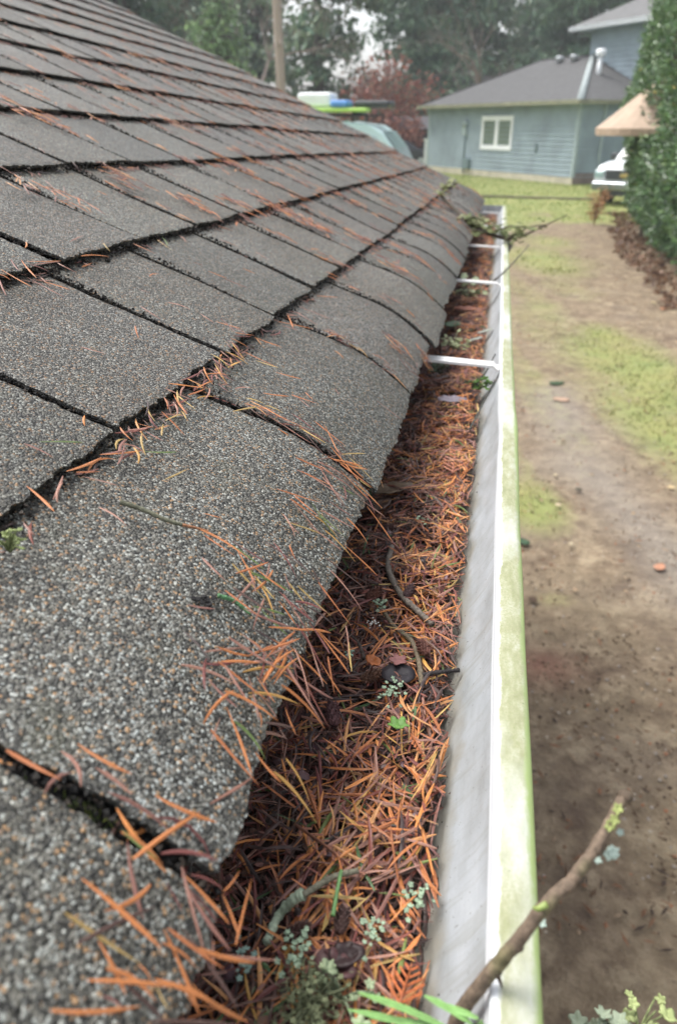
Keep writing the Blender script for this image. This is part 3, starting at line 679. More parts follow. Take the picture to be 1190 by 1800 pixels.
leaf(700, 1187, .020, ROUND, (.035, .03, .035), .2, 'flat blackened leaf beneath the pink leaf tip', .007, curl=.15)
leaf(690, 862, .040, OVAL, (.20, .14, .09), .5, 'tan dead leaf under the shingle edge beside the slot', .012, (.1, -.2))
leaf(668, 890, .030, OVAL, (.14, .09, .07), 1.1, 'brown dead leaf just below the tan dead leaf', .010, (.1, -.2))
leaf(612, 1682, .014, OVAL, (.035, .018, .018), .3, 'dark purple cupped leaf near the bottom of the gutter', .013, (.2, .3), .5)
leaf(590, 1705, .016, OVAL, (.10, .045, .045), -.2, 'glossy maroon bud scale under the dark purple leaf', .011, curl=.6)
leaf(795, 705, .035, OVAL, (.22, .19, .22), .3, 'greyish purple leaf on the mat before the nearest hanger', .008)
leaf(820, 545, .05, OVAL, (.35, .14, .09), .2, 'reddish dead leaf between the two nearest hangers', .006)
leaf(795, 572, .045, OVAL, (.10, .16, .08), 1.4, 'dark green leaf under the shingle edge past the nearest hanger', .012)
for (x, y, L) in ((853, 583, .026), (836, 597, .024)):
    leaf(x, y, L, ROUND, (.33, .36, .31), .6, {853: 'upper of two pale round leaves leaning on the gutter wall', 836: 'lower of two pale round leaves leaning on the gutter wall'}[x], .012, (.2, -.5), .12)
for (x, y, z) in ((843, 655, .022), (835, 680, .02), (852, 690, .018), (838, 700, .016), (848, 668, .02), (828, 690, .014), (845, 712, .014)): pass
def sprig(name, base, n, Lr, spread, col, label, cat, ol=OVAL, stem=True, group=None):
    r = random.Random(hash((round(base.x, 3), n)) & 255 if False else n*7+int(abs(base.y)*100)); mb = MB()
    t = thing(name, label, cat, base, group); lm = MB()
    for k in range(n):
        a = r.uniform(0, 6.28); p = base+Vector((r.gauss(0, spread), r.gauss(0, spread), abs(r.gauss(0, spread))*.8+.001))
        f = r.uniform(.75, 1.25); L = r.uniform(*Lr)
        leaf_mesh(lm, p, (math.cos(a), math.sin(a), r.uniform(-.3, .8)), (r.gauss(0, .4), r.gauss(0, .4), 1), L, ol, tuple(c*f for c in col), .5)
        mb.tube([base+Vector((0, 0, -.002)), (base+p)/2+Vector((0, 0, .001)), p], [.0006, .0005, .0004], 5, tuple(c*.5 for c in col))
    if 'bushy' in label:
        for k in range(420):
            p = base+Vector((r.gauss(0, spread*1.1), r.gauss(0, spread*1.1), abs(r.gauss(0, spread))*.9)); f = r.uniform(.6, 1.4)
            needle_geo(lm, p, (r.gauss(0, 1), r.gauss(0, 1), r.gauss(.5, .6)), (.3, .2, 1), r.uniform(.0018, .004), .0005, r.gauss(0, .5), tuple(c*f for c in col), 1., 4)
    lm.build('foliage', M['leafv'], t, True); mb.build('stem', M['twigbark'], t, True); return t
sprig('seedling', gp(841, 683, .014), 12, (.007, .014), .008, (.24, .42, .12), 'bright green seedling sprouting in front of the nearest hanger', 'seedling', LOBE)
sprig('lichen_tuft', gp(797, 612, .014), 26, (.006, .012), .009, (.48, .52, .30), 'yellow green lichen tuft beyond the nearest hanger at the shingle edge', 'lichen', LOBE)
sprig('lichen_tuft', gp(825, 520, .012), 18, (.010, .020), .014, (.42, .48, .30), 'pale green lichen tuft just before the second hanger', 'lichen', LOBE)
sprig('lichen_tuft', gp(775, 655, .012), 12, (.008, .015), .008, (.10, .13, .08), 'dark green moss tuft under the near side of the nearest hanger', 'moss', LOBE)
sprig('lichen_tuft', gp(545, 1765, .012), 40, (.0016, .0034), .0055, (.20, .225, .12), 'olive bushy lichen tuft at the foot of the picture', 'lichen', LOBE)
sprig('lichen_tuft', gp(600, 1750, .010), 10, (.004, .008), .006, (.36, .44, .26), 'small pale lichen rosette right of the olive lichen tuft', 'lichen', LOBE)
sprig('lichen_tuft', gp(20, 955, .01) if False else Vector(roofpt(*rh(18, 956), .011)), 10, (.0025, .005), .0028, (.30, .36, .14), 'yellow green lichen scrap at the left edge on the shingles', 'lichen', LOBE)
def lichen_patch(px, py, n, spread, col, label, lift=.009, r0=.0012):
    r = random.Random(px*3+py); c0 = gp(px, py, lift); mb = MB(); r0 *= .6
    for _ in range(n*2):
        p = c0+Vector((r.gauss(0, spread), r.gauss(0, spread*1.3), r.uniform(-.001, .002))); a = r.uniform(0, 6.28)
        f = r.uniform(.8, 1.2)
        leaf_mesh(mb, p, (math.cos(a), math.sin(a), r.uniform(-.3, .3)), (r.gauss(0, .3), r.gauss(0, .3), 1), r.uniform(2, 4.6)*r0, LOBE, tuple(c*f for c in col), .4)
    o = mb.build('lichen_flake', M['lichen'], None, True); recenter(o); return tag(o, label, 'lichen')
PL = (.30, .39, .27)
lichen_patch(665, 1065, 10, .0022, PL, 'small mint green lichen flakes on the slim grey twig')
lichen_patch(690, 1212, 16, .0042, PL, 'mint green lichen flakes above the bright green leaf scrap', .012)
lichen_patch(735, 1575, 12, .003, PL, 'mint green lichen flakes touching the gutter wall', .012)
lichen_patch(520, 1668, 18, .0036, PL, 'mint green lichen crust below the lichen covered twig', .012)
lichen_patch(432, 1690, 9, .003, (.26, .36, .30), 'bluish green lichen flakes in the dark by the shingle edge', .012)
lichen_patch(655, 1640, 12, .003, PL, 'mint green lichen flakes above the dark purple leaf', .013)
lichen_patch(615, 1148, 5, .0018, (.3, .42, .32), 'tiny green lichen flakes in the dark hollow', .010)
lichen_patch(742, 915, 6, .003, PL, 'tiny mint lichen flakes on the mat near the gutter wall', .009)
lichen_patch(655, 1098, 9, .002, (.62, .60, .55), 'speck of white crumbs beside the slim grey twig', .010, .0006)
# small cones and buds
def cone(px, py, L, col, ang, label, lift=.009):
    r = random.Random(px+py); c = gp(px, py, lift); t = thing('fir_cone', label, 'cone', c); ax = Vector((math.cos(ang), math.sin(ang), .25)).normalized(); s1 = ax.orthogonal().normalized(); s2 = ax.cross(s1)
    mb = MB(); mb.tube([c-ax*L*.5, c-ax*L*.2, c+ax*L*.2, c+ax*L*.5], [L*.1, L*.22, L*.18, L*.05], 10, tuple(k*.5 for k in col)); mb.build('core', M['twigbark'], t, True)
    mb = MB()
    for i in range(46):
        u = i/45; a = i*2.4; rr = L*.30*math.sin(math.pi*(u*.82+.12)); rad = s1*math.cos(a)+s2*math.sin(a)
        p = c+ax*(u-.5)*L+rad*rr*.45; f = r.uniform(.7, 1.3)
        leaf_mesh(mb, p, (rad+ax*1.1), rad, L*.3, OVAL, tuple(k*f for k in col), .3)
    mb.build('scales', M['leafv'], t, True); return t
cone(585, 1258, .013, (.13, .06, .06), 1.9, 'dull maroon scaly bud cluster in the middle of the needle mat')
cone(650, 1190, .011, (.17, .09, .06), .4, 'small brown cone under the orange curled leaf')
cone(745, 1140, .010, (.19, .08, .06), 2.2, 'small reddish cone near the gutter wall below the slim grey twig')
cone(718, 1040, .010, (.12, .07, .07), 1.1, 'small dark cone touching the curved grey twig')
cone(655, 1045, .012, (.16, .07, .05), .7, 'small reddish brown cone left of the curved grey twig')
cone(600, 1620, .009, (.12, .07, .06), 1.5, 'small dark cone beside the lichen covered twig', .011)
cone(520, 1640, .010, (.11, .06, .05), .5, 'brown wet bud between the lichen crust and lichen covered twig', .009)
cone(680, 930, .010, (.13, .07, .06), .5, 'small dull cone on the mat below the dead leaves')
# cedar fronds: flat scaly sprays
def frond(name, pts, col, label, side=.012, lift=.011, nside=9, width=.0007):
    base = [gp(x, y, lift) for x, y in pts]; t = thing(name, label, 'frond', base[0]); mb = MB()
    p0, p1 = base[0], base[-1]; ax = p1-p0; L = ax.length; ax.normalize(); sv = Vector((0, 0, 1)).cross(ax).normalized(); sm = MB()
    sm.tube([p0, p0.lerp(p1, .5)+Vector((0, 0, .001)), p1], [width, width*.8, width*.4], 6, tuple(c*.8 for c in col))
    for i in range(nside):
        for sg in (-1, 1):
            u = (i+.6)/nside; q = p0.lerp(p1, u); ln = side*(1-u*.75)*(.6+.5*min(1, u*5)); d = (ax*.9+sv*sg*.8).normalized(); m = 7
            for j in range(m):
                w = j/m; c = q+d*ln*w+ax*ln*.15*w*w; needle_geo(mb, c, d, (0, 0, 1), ln/m*1.7, width*1.7, 0, tuple(k*(1+.2*((j+i) % 2)) for k in col))
    sm.build('stem', M['needle'], t, True); mb.build('scale_leaves', M['needle'], t); return t
frond('cedar_frond', [(700, 1772), (722, 1700)], (.42, .11, .03), 'rust orange cedar frond fanned against the gutter wall at the bottom', .012, .012, 5, .00055)
frond('cedar_frond', [(520, 1450), (580, 1490), (640, 1540)], (.27, .11, .065), 'brown braided cedar frond crossing the mat above the lichen covered twig', .007, .012, 8)
frond('cedar_frond', [(795, 832), (800, 790)], (.50, .18, .10), 'pinkish orange flat cedar frond on the mat before the nearest hanger', .02, .010, 7)
frond('cedar_frond', [(540, 1385), (560, 1440)], (.38, .13, .05), 'small orange scaly cedar frond above the brown braided one', .003, .012, 8, .0007)
frond('cedar_frond', [(722, 1290), (745, 1330)], (.38, .13, .05), 'small orange cedar frond touching the gutter wall below the green leaf scrap', .004, .010, 6, .0007)
# orange chip on the gutter wall, sooty blot on the shingles
def walln(px, py):
    d = ray(px, py); dx, dz, dy = d.x, d.z+KS*d.y, d.y; t = .008/dx if dx > 0 else .26
    z = -.268; t = z/dz; return Vector(N(dx*t, dy*t, z))
leaf(850, 1632, .007, OVAL, (.42, .13, .07), .3, 'single orange chip stuck on the white gutter wall', pos=walln(850, 1632)+Vector((0, 0, .001)), curl=.3, name='leaf_chip', cat='leaf chip')
mb = MB(); h = rh(355, 1060); r = random.Random(3)
for _ in range(26):
    a = r.uniform(0, 6.28); q = abs(r.gauss(0, .0028)); c = Vector(roofpt(h[0]+q*math.cos(a), h[1]+q*math.sin(a), .0112)); leaf_mesh(mb, c, (math.cos(a*3), math.sin(a*3), .1), roofnrm(h[0]), r.uniform(.0015, .003), ROUND, (.02, .02, .022), .1, .0004)
o = mb.build('soot_blot', M['felt'], None, True); recenter(o); tag(o, 'black sooty blot stuck on the shingles left of the needle cluster', 'blot')
def roof_twig(pts, r, col, label, lift=.0125):
    w = [Vector(roofpt(*rh(x, y), lift)) for x, y in pts]; return twig('twig', None, r, r*.7, col, label, 'twig', world=w)
roof_twig([(212, 882), (250, 897), (290, 918), (318, 928)], .0012, (.12, .12, .08), 'thin grey green twig lying on the shingles below the step')
roof_twig([(318, 928), (340, 934), (362, 941)], .0008, (.30, .14, .07), 'thin orange brown twig end on the shingles')
roof_twig([(375, 1057), (400, 1066), (428, 1090)], .0010, (.10, .22, .10), 'dark green scaly cedar tip on the shingles by the sooty blot')
# moss cushions in the joints
def moss(s, y, n, sp, label):
    r = random.Random(int(y*1000)); mb = MB()
    for _ in range(n):
        ss = s+r.gauss(0, sp); yy = y+r.gauss(0, .0015); needle_geo(mb, roofpt(max(0, ss), yy, .005), (r.gauss(0, .5), r.gauss(0, .5), 1), (1, 0, 0), r.uniform(.002, .004), .0007, .1, r.choice([(.12, .17, .03), (.06, .09, .02), (.22, .26, .06)]), 0, 4)
    o = mb.build('moss', M['needle']); recenter(o); tag(o, label, 'moss')
h = rh(605, 850); moss(h[0], .463, 160, .006, 'small green moss cushion low in the shingle joint above the dead leaves')
h = rh(170, 1450); moss(h[0], .150, 60, .008, 'dark green moss lining the nearest shingle joint')

# far drooping lichened branch across the gutter
t = thing('fallen_branch', 'lichen covered dead branch lying across the far gutter with bare twigs sticking out', 'branch', gp(880, 425, .04))
mb = MB(); lm = MB(); r = random.Random(4)
yb = 2.32
bp = [Vector(N(-.17, yb+.12, -.13)), Vector(N(-.09, yb+.03, -.19)), Vector(N(-.02, yb, -.222)), Vector(N(.03, yb-.03, -.232)), Vector(N(.07, yb-.02, -.225)), Vector(N(.19, yb+.03, -.17))]
mb.tube(bp, [.005, .006, .006, .005, .003, .0012], 7, (.10, .08, .06))
for p0, d, L in ((bp[1], (.3, -1, .1), .20), (bp[2], (.9, -.9, .25), .16), (bp[1], (-.2, -1, .0), .16), (bp[3], (1, .2, .35), .12), (bp[0], (.2, -1, .25), .2), (bp[2], (-.5, -1, .1), .18)):
    d = Vector(d).normalized(); q = [p0, p0+d*L*.5+Vector((0, 0, .012)), p0+d*L]; mb.tube(q, [.0028, .002, .001], 6, (.12, .10, .07))
    for _ in range(22):
        u = r.random(); c = q[0].lerp(q[2], u)+Vector((r.gauss(0, .008), r.gauss(0, .008), r.gauss(0, .006))); a = r.uniform(0, 6.28)
        leaf_mesh(lm, c, (math.cos(a), math.sin(a), r.uniform(-.5, .5)), (0, r.gauss(0, .5), 1), r.uniform(.010, .022), LOBE, r.choice([(.26, .29, .13), (.20, .24, .11), (.38, .40, .22)]), .5)
for _ in range(150):
    u = r.random(); c = bp[1].lerp(bp[4], u)+Vector((r.gauss(0, .008), r.gauss(0, .020), r.gauss(-.002, .010))); a = r.uniform(0, 6.28)
    leaf_mesh(lm, c, (math.cos(a), math.sin(a), r.uniform(-.5, .5)), (0, r.gauss(0, .5), 1), r.uniform(.010, .022), LOBE, r.choice([(.24, .28, .13), (.19, .23, .11), (.36, .38, .22)]), .5)
mb.build('bark', M['twigbark'], t, True); tag(lm.build('lichen', M['lichen'], t), kind='stuff')
twig('twig', None, .0022, .001, (.09, .08, .07), 'thin bare twig leaning over the gutter lip before the second hanger', 'twig', world=[Vector(N(-.01, 1.66, -.262)), Vector(N(.026, 1.72, -.238)), Vector(N(.075, 1.86, -.20))])
twig('twig', None, .0014, .0008, (.05, .05, .04), 'dark wiry twig leaning on the gutter wall behind the nearest hanger', 'twig', world=[Vector(N(-.012, .925, -.268)), Vector(N(.002, .955, -.255)), Vector(N(.012, 1.0, -.243))])
twig('twig', None, .0012, .0007, (.06, .06, .05), 'dark wiry twig leaning on the gutter wall before the nearest hanger', 'twig', world=[Vector(N(-.010, .78, -.272)), Vector(N(.004, .84, -.255)), Vector(N(.013, .88, -.244))])

# the near stick over the lip, out of focus, and the green sprig under it
pts = [P(785, 1840, .255), P(810, 1780, .25), P(868, 1702, .243), P(905, 1660, .238), P(958, 1592, .236), P(1010, 1540, .238), P(1046, 1490, .240), P(1075, 1440, .243), P(1096, 1398, .246)]
t = thing('stick', 'knobbly brown stick poking up over the gutter lip in the near corner', 'stick', pts[4])
mb = MB(); dn = []; rads = []
for i in range(len(pts)-1):
    p0, p1, p2, p3 = pts[max(i-1, 0)], pts[i], pts[i+1], pts[min(i+2, len(pts)-1)]
    for j in range(14):
        q_ = j/14; dn.append(.5*((2*p1)+(p2-p0)*q_+(2*p0-5*p1+4*p2-p3)*q_*q_+(3*p1-p0-3*p2+p3)*q_**3)+Vector((.0004*nz(i*2+q_*2, 5), 0, .0004*nz(i*2+q_*2, 9)))); rads.append((.0026-.0010*(i+q_)/(len(pts)-1))*(1+.18*nz((i+q_)*2.7, 1)+.14*nz((i+q_)*8, 3)))
mb.tube(dn, rads, 14, (.165, .12, .085))
for q in range(0, len(mb.v)): 
    f_ = .75+.5*(.5+.5*nz(mb.v[q][0]*900, mb.v[q][1]*260, mb.v[q][2]*260)); g_ = max(0, nz(mb.v[q][0]*120, mb.v[q][1]*120, 3)); mb.c[q] = (.165*f_+.04*g_, .12*f_+.09*g_, .085*f_)
rr = random.Random(2)
for q in (2, 3, 5, 6, 8): mb.tube([pts[q]-Vector((0, 0, .0008)), pts[q]+Vector((.0015, -.001, .0008))], [.0025, .0016], 8, (.11, .08, .055))
br = mb.build('bark', M['twigbark'], t, True)
mb = MB(); mb.tube([P(960, 1590, .2335), P(945, 1598, .235), P(937, 1595, .236)], [.0011, .0009, .0005], 7, (.28, .36, .10)); mb.build('bud', M['needle'], t, True)
mb = MB(); mb.tube([P(868, 1702, .243), P(876, 1718, .245), P(882, 1735, .246)], [.0012, .0008, .0003], 6, (.10, .06, .04)); mb.build('side_twig', M['twigbark'], t, True)
mb = MB()
for (x, y, L) in ((1062, 1512, .0055), (1068, 1507, .005), (1056, 1520, .004), (958, 1632, .0035), (1085, 1470, .003)):
    mb = MB(); leaf_mesh(mb, P(x, y, .243), (rr.uniform(-1, 1), 1, .2), (0, -.3, 1), L, LOBE, (.36, .44, .38), .3); mb.build('lichen', M['lichen'], t)
for (x, y) in ((1080, 1432), (1074, 1452), (1066, 1462)):
    mb = MB(); leaf_mesh(mb, P(x, y, .240), (.5, 1, .5), (0, -.5, 1), .004, LOBE, (.30, .34, .12), .3); mb.build('lichen', M['lichen'], t)
t = thing('green_sprig', 'fresh green fir sprig at the foot of the picture beside the near stick', 'sprig', P(700, 1800, .24))
mb = MB()
for (x1, y1, x2, y2) in ((800, 1815, 630, 1745), (800, 1830, 612, 1775), (790, 1850, 625, 1800), (830, 1800, 745, 1750), (800, 1820, 680, 1760), (810, 1815, 650, 1790), (840, 1790, 765, 1765)):
    a, b2 = P(x1, y1, .235), P(x2, y2, .238); needle_geo(mb, (a+b2)/2, b2-a, (0, 0, 1), (b2-a).length, .0022, .08, (.22, .42, .12), .2, 8)
mb.build('needles', M['needle'], t); mb = MB(); mb.tube([P(850, 1800, .236), P(800, 1830, .236), P(780, 1880, .238)], [.0014]*3, 8, (.12, .2, .07)); mb.build('stem', M['twigbark'], t, True)
t = sprig('lichen_sprig', P(1122, 1812, .30), 10, (.004, .009), .006, (.40, .46, .20), 'blurred yellow green lichen sprig in the bottom right corner', 'lichen', LOBE)
t = sprig('lichen_sprig', P(1062, 1800, .30), 6, (.006, .010), .004, (.36, .42, .30), 'blurred pale lichen flake left of the yellow green lichen sprig', 'lichen', LOBE)

# ================================================================== THE YARD
A = G(1003, 325); B = G(760, 302)
def lawn_mask(x, y):
    p = proj((x, y, 0)); return p
rg = random.Random(3)
xs = np.concatenate([np.linspace(-60, -2, 40), np.linspace(-1.9, 9, 150), np.linspace(9.4, 60, 60)])
ys = np.concatenate([np.linspace(-6, 0, 16), np.linspace(.06, 12, 210), np.linspace(12.1, 46, 170), np.linspace(47, 160, 40)])
def E(cx, cy, rx, ry, rot=0):
    c = G(cx, cy); ex = (G(cx+rx, cy)-c); ey = (G(cx, cy-ry)-c); return (c, ex.length, ey.length, math.atan2(ex.y, ex.x))
grass_e = [(E(935, 890, 55, 40), 1), (E(1120, 650, 90, 60), 1.05), (E(1165, 760, 80, 85), 1.0), (E(1010, 640, 60, 120), .42), (E(930, 520, 40, 90), .5), (E(935, 700, 25, 150), .4), (E(1120, 860, 60, 40), .4), (E(1060, 590, 42, 22), .9), (E(1150, 700, 110, 40), .9), (E(940, 455, 70, 22), .9), (E(905, 620, 18, 160), .45), (E(980, 500, 60, 30), .45), (E(1000, 575, 40, 20), .4), (E(975, 1055, 45, 16), .5), (E(960, 425, 60, 14), .7), (E(910, 800, 12, 50), .6)]
dark_e = [(E(965, 440, 0, 0), 0)]
def gmask(x, y):
    g = 0
    px, py = proj((x, y, 0)) if y > .5 else (0, 3000)
    n1 = nz(x*.35, y*.18, 2)*.5+nz(x*1.3, y*.8, 5)*.35+nz(x*4, y*3, 8)*.2
    for (c, rx, ry, ro), w in grass_e:
        dx, dy = x-c.x, y-c.y; u = (dx*math.cos(ro)+dy*math.sin(ro))/rx; v = (-dx*math.sin(ro)+dy*math.cos(ro))/ry
        q = u*u+v*v; g = max(g, w*math.exp(-q*.55)*.88)
    if y > 14: g = max(g, min(1.0, (y-17.6+n1*7+max(0, (x-5))*-.2)/5.5))
    if x < -.2: g = max(g, .5)
    return max(0, min(1, g*1.15+n1*.45-.12))
vs = []; cs = []
for y in ys:
    for x in xs:
        far = y > 45 or abs(x) > 12
        g = 1.0 if (far or (x < -2 and y > 10)) else .75 if x < -2 else gmask(x, y)
        z = 0 if far else .022*nz(x*.9, y*.7)+.016*nz(x*3.5, y*3.1, 3)+(.006*nz(x*11, y*10, 6) if y < 12 else 0)
        if x < .3 and y < 5: z *= .3
        vs.append((x, y, z)); 
        # R: grass, G: pale silt streak, B: reddish patch
        st = 0; rd = 0
        if 0 < y < 12 and x > 0:
            for (ax, ay, bx, by, w) in ((965, 690, 1030, 830, .28), (1030, 830, 1190, 985, .24), (1190, 985, 1270, 1060, .3)):
                a = G(ax, ay); b2 = G(bx, by); ab = b2-a; t = max(0, min(1, ((x-a.x)*ab.x+(y-a.y)*ab.y)/ab.length_squared)); dd = math.hypot(x-a.x-ab.x*t, y-a.y-ab.y*t)
                st = max(st, math.exp(-(dd/w)**2))
            c = G(950, 1172); rd = math.exp(-(((x-c.x)/.16)**2+((y-c.y)/.13)**2))
        cs.append((g, max(0, st+.35*nz(x*2, y*2, 12)), rd))
nx = len(xs); mb = MB(); mb.v = vs; mb.c = cs
mb.f = [(j*nx+i, j*nx+i+1, (j+1)*nx+i+1, (j+1)*nx+i) for j in range(len(ys)-1) for i in range(nx-1)]; mb.m = [0]*len(mb.f)
m, nt, b = newmat('yard_soil'); co = geo(nt); at = nd(nt, 'ShaderNodeVertexColor', layer_name='Col'); sp = nd(nt, 'ShaderNodeSeparateColor', {0: at.outputs[0]})
n1 = noisen(nt, co, 1.6, 8, .62); n2 = noisen(nt, co, 9., 7, .68); n3 = noisen(nt, co, 45., 5, .6)
mud = ramp(nt, n2, [(.28, (.072, .047, .028)), (.45, (.155, .108, .066)), (.58, (.225, .165, .104)), (.75, (.33, .26, .175))])
n6 = noisen(nt, co, 3.6, 9, .72)
mud = mix(nt, ramp(nt, n6, [(.36, (.75,)*3), (.47, (0,)*3)]), mud, (.085, .052, .034))
mud = mix(nt, ramp(nt, n6, [(.52, (0,)*3), (.64, (.7,)*3)]), mud, (.40, .32, .21))
mud = mix(nt, ramp(nt, n1, [(.42, (0,)*3), (.62, (.45,)*3)]), mud, (.26, .205, .125))
mud = mix(nt, ramp(nt, n3, [(.58, (0,)*3), (.72, (.55,)*3)]), mud, (.06, .038, .026))
silt = ramp(nt, n2, [(.3, (.18, .15, .12)), (.6, (.26, .225, .185)), (.8, (.33, .28, .205))])
mud = mix(nt, nd(nt, 'ShaderNodeMath', {0: sp.outputs[1], 1: .8}, operation='MULTIPLY', use_clamp=True).outputs[0], mud, silt)
mud = mix(nt, nd(nt, 'ShaderNodeMath', {0: sp.outputs[2], 1: .45}, operation='MULTIPLY', use_clamp=True).outputs[0], mud, (.27, .09, .06))
gr = ramp(nt, n2, [(.3, (.13, .14, .04)), (.5, (.22, .23, .065)), (.7, (.30, .30, .115))])
gr2 = ramp(nt, n1, [(.35, (.18, .255, .08)), (.65, (.32, .30, .11))]); gr = mix(nt, .5, gr, gr2)
gf = nd(nt, 'ShaderNodeMath', {0: n2, 1: .55, 2: sp.outputs[0]}, operation='MULTIPLY_ADD'); gf = nd(nt, 'ShaderNodeMath', {0: n3, 1: .3, 2: gf.outputs[0]}, operation='MULTIPLY_ADD')
gfac = nd(nt, 'ShaderNodeMapRange', {'Value': gf.outputs[0], 'From Min': .62, 'From Max': 1.25}).outputs[0]
nt.links.new(mix(nt, gfac, mud, gr), b.inputs['Base Color']); b.inputs['Roughness'].default_value = .85
hh = nd(nt, 'ShaderNodeMath', {0: n3, 1: .35, 2: n2}, operation='MULTIPLY_ADD'); bumpn(nt, b, hh.outputs[0], .8, .05)
o = mb.build('ground', m, None, True); tag(o, kind='structure')
# grass blades where it is green
rg = random.Random(8); mb = MB(); cnt = 0
while cnt < 30000:
    if rg.random() < .5: x = rg.uniform(-3.5, 11); y = rg.uniform(13, 44)
    else: x = rg.uniform(.3, 6); y = rg.uniform(3, 14)
    g = gmask(x, y)
    if g < .42+.75*rg.random() : continue
    cnt += 1; hgt = rg.uniform(.02, .05) if y < 13 else rg.uniform(.03, .09); a = rg.uniform(0, 6.28); w = .006 if y < 13 else .012
    c = rg.choice([(.19, .28, .07), (.26, .32, .09), (.32, .33, .12), (.15, .23, .06)]); c = c if y > 16 else rg.choice([(.17, .185, .05), (.23, .23, .07), (.28, .27, .10), (.14, .17, .05)]); dx, dy = math.cos(a)*w, math.sin(a)*w; lx, ly = rg.gauss(0, .4)*hgt, rg.gauss(0, .4)*hgt
    mb.add([(x-dx, y-dy, 0), (x+dx, y+dy, 0), (x+lx, y+ly, hgt)], [(0, 1, 2)], c)
o = mb.build('grass', M['leafv']); tag(o, 'short yellow green grass and moss patches on the yard', 'grass', kind='stuff')
# clods, chips and pebbles
mb = MB(); ico = bmesh.new(); bmesh.ops.create_icosphere(ico, subdivisions=1, radius=1); iv = [v.co.copy() for v in ico.verts]; jf = [tuple(v.index for v in f.verts) for f in ico.faces]; ico.free()
for _ in range(14000):
    y = 1.6+14*rg.random()**1.7; x = rg.uniform(.3, .9+y*.62); s = rg.uniform(.002, .007)*(1+y*.05)
    c = rg.choice([(.12, .08, .05)]*4+[(.20, .145, .095)]*5+[(.07, .045, .03)]*1+[(.42, .36, .28), (.30, .26, .22), (.30, .13, .07)])
    mb.add([(x+v.x*s*rg.uniform(.7, 1.5), y+v.y*s*rg.uniform(.7, 1.5), .004+v.z*s*.6) for v in iv], jf, c)
for _ in range(1500):
    y = 1.6+12*rg.random()**1.5; x = rg.uniform(.3, .9+y*.5); a = rg.uniform(0, 3.14); L = rg.uniform(.015, .06); w = rg.uniform(.002, .008); dx, dy = math.cos(a)*L/2, math.sin(a)*L/2; ex, ey = -math.sin(a)*w, math.cos(a)*w; z_ = .022+.012*rg.random(); c = rg.choice([(.10, .06, .035), (.17, .09, .05), (.06, .04, .03), (.28, .20, .13), (.23, .11, .06)])
    mb.add([(x-dx, y-dy, z_), (x+ex, y+ey, z_), (x+dx, y+dy, z_), (x-ex, y-ey, z_), (x, y, z_+w*.7)], [(3, 0, 4), (2, 3, 4), (1, 2, 4), (0, 1, 4)], c)
o = mb.build('gravel', vcol('clod', .9, 200, .3)); tag(o, 'crumbs of soil, bark chips and small pebbles on the bare ground', 'gravel', kind='stuff')

# ================================================================== HOUSE ACROSS THE LAWN
M['siding'] = simple('teal_grey_siding', (.262, .325, .362), .75, .18, 1.1)
M['trim'] = simple('teal_trim', (.33, .40, .41), .7, .08, 3)
M['roofgrey'] = simple('weathered_grey_shingles', (.085, .085, .086), .9, .22, 5, .4, .02)
M['fasciaalg'] = simple('mossy_cream_gutter', (.22, .22, .15), .7, .25, 3)
M['cream'] = simple('cream_foundation', (.50, .46, .36), .9, .2, 2)
M['brownf'] = simple('brown_plinth', (.22, .17, .15), .9, .2, 3)
M['white'] = simple('white_frame', (.80, .82, .84), .5, .05, 4)
M['metal'] = simple('galvanised', (.50, .53, .55), .45, .15, 6, metal=.3)
M['blind'] = simple('window_blind', (.13, .17, .13), .35, .3, 9, spec=.7)
A.z = 0; B.z = 0
U = (B-A).normalized(); NN = Vector((-U.y, U.x, 0)); NN = NN if NN.x > 0 else -NN
def Hp(u, n, z): return A+U*u+NN*n+Vector((0, 0, z))
def siding(mb, p0, p1, z0, z1, outn, h=.19):
    z = z0
    while z < z1-.01:
        zt = min(z+h, z1); o0 = outn*.034; o1 = outn*.002
        mb.add([p0+Vector((0, 0, z))+o0, p1+Vector((0, 0, z))+o0, p1+Vector((0, 0, zt))+o1, p0+Vector((0, 0, zt))+o1], [(0, 1, 2, 3)])
        mb.add([p0+Vector((0, 0, z))+o1, p1+Vector((0, 0, z))+o1, p1+Vector((0, 0, z))+o0, p0+Vector((0, 0, z))+o0], [(0, 1, 2, 3)])
        z = zt
def hbox(mb, u0, u1, n0, n1, z0, z1):
    vs = [Hp(u, n, z) for z in (z0, z1) for n in (n0, n1) for u in (u0, u1)]
    mb.add(vs, [(0, 2, 3, 1), (4, 5, 7, 6), (0, 1, 5, 4), (2, 6, 7, 3), (0, 4, 6, 2), (1, 3, 7, 5)])
house = thing('house', 'teal grey clapboard house with a hip roof and a taller wing across the lawn', 'house', tuple(Hp(5.5, 4, 0)))
LB = 11.45; EZ = 3.0; OV = .45; RZ = 5.0; DN = 4.0
mb = MB(); siding(mb, Hp(0, 0, 0), Hp(LB, 0, 0), .28, EZ, -NN); siding(mb, Hp(0, 0, 0), Hp(0, 8, 0), .28, EZ, -U); siding(mb, Hp(LB, 0, 0), Hp(LB, 8, 0), .28, EZ, U); siding(mb, Hp(0, 8, 0), Hp(LB, 8, 0), .28, EZ, NN)
mb.build('wall', M['siding'], house)
mb = MB(); siding(mb, Hp(-7, DN, 0), Hp(4.5, DN, 0), .1, 6.0, -NN); siding(mb, Hp(4.5, DN, 0), Hp(4.5, DN+7, 0), .1, 6.0, U); siding(mb, Hp(-7, DN, 0), Hp(-7, DN+7, 0), .1, 6.0, -U); siding(mb, Hp(-7, DN+7, 0), Hp(4.5, DN+7, 0), .1, 6.0, NN)
mb.build('wing_wall', M['siding'], house)
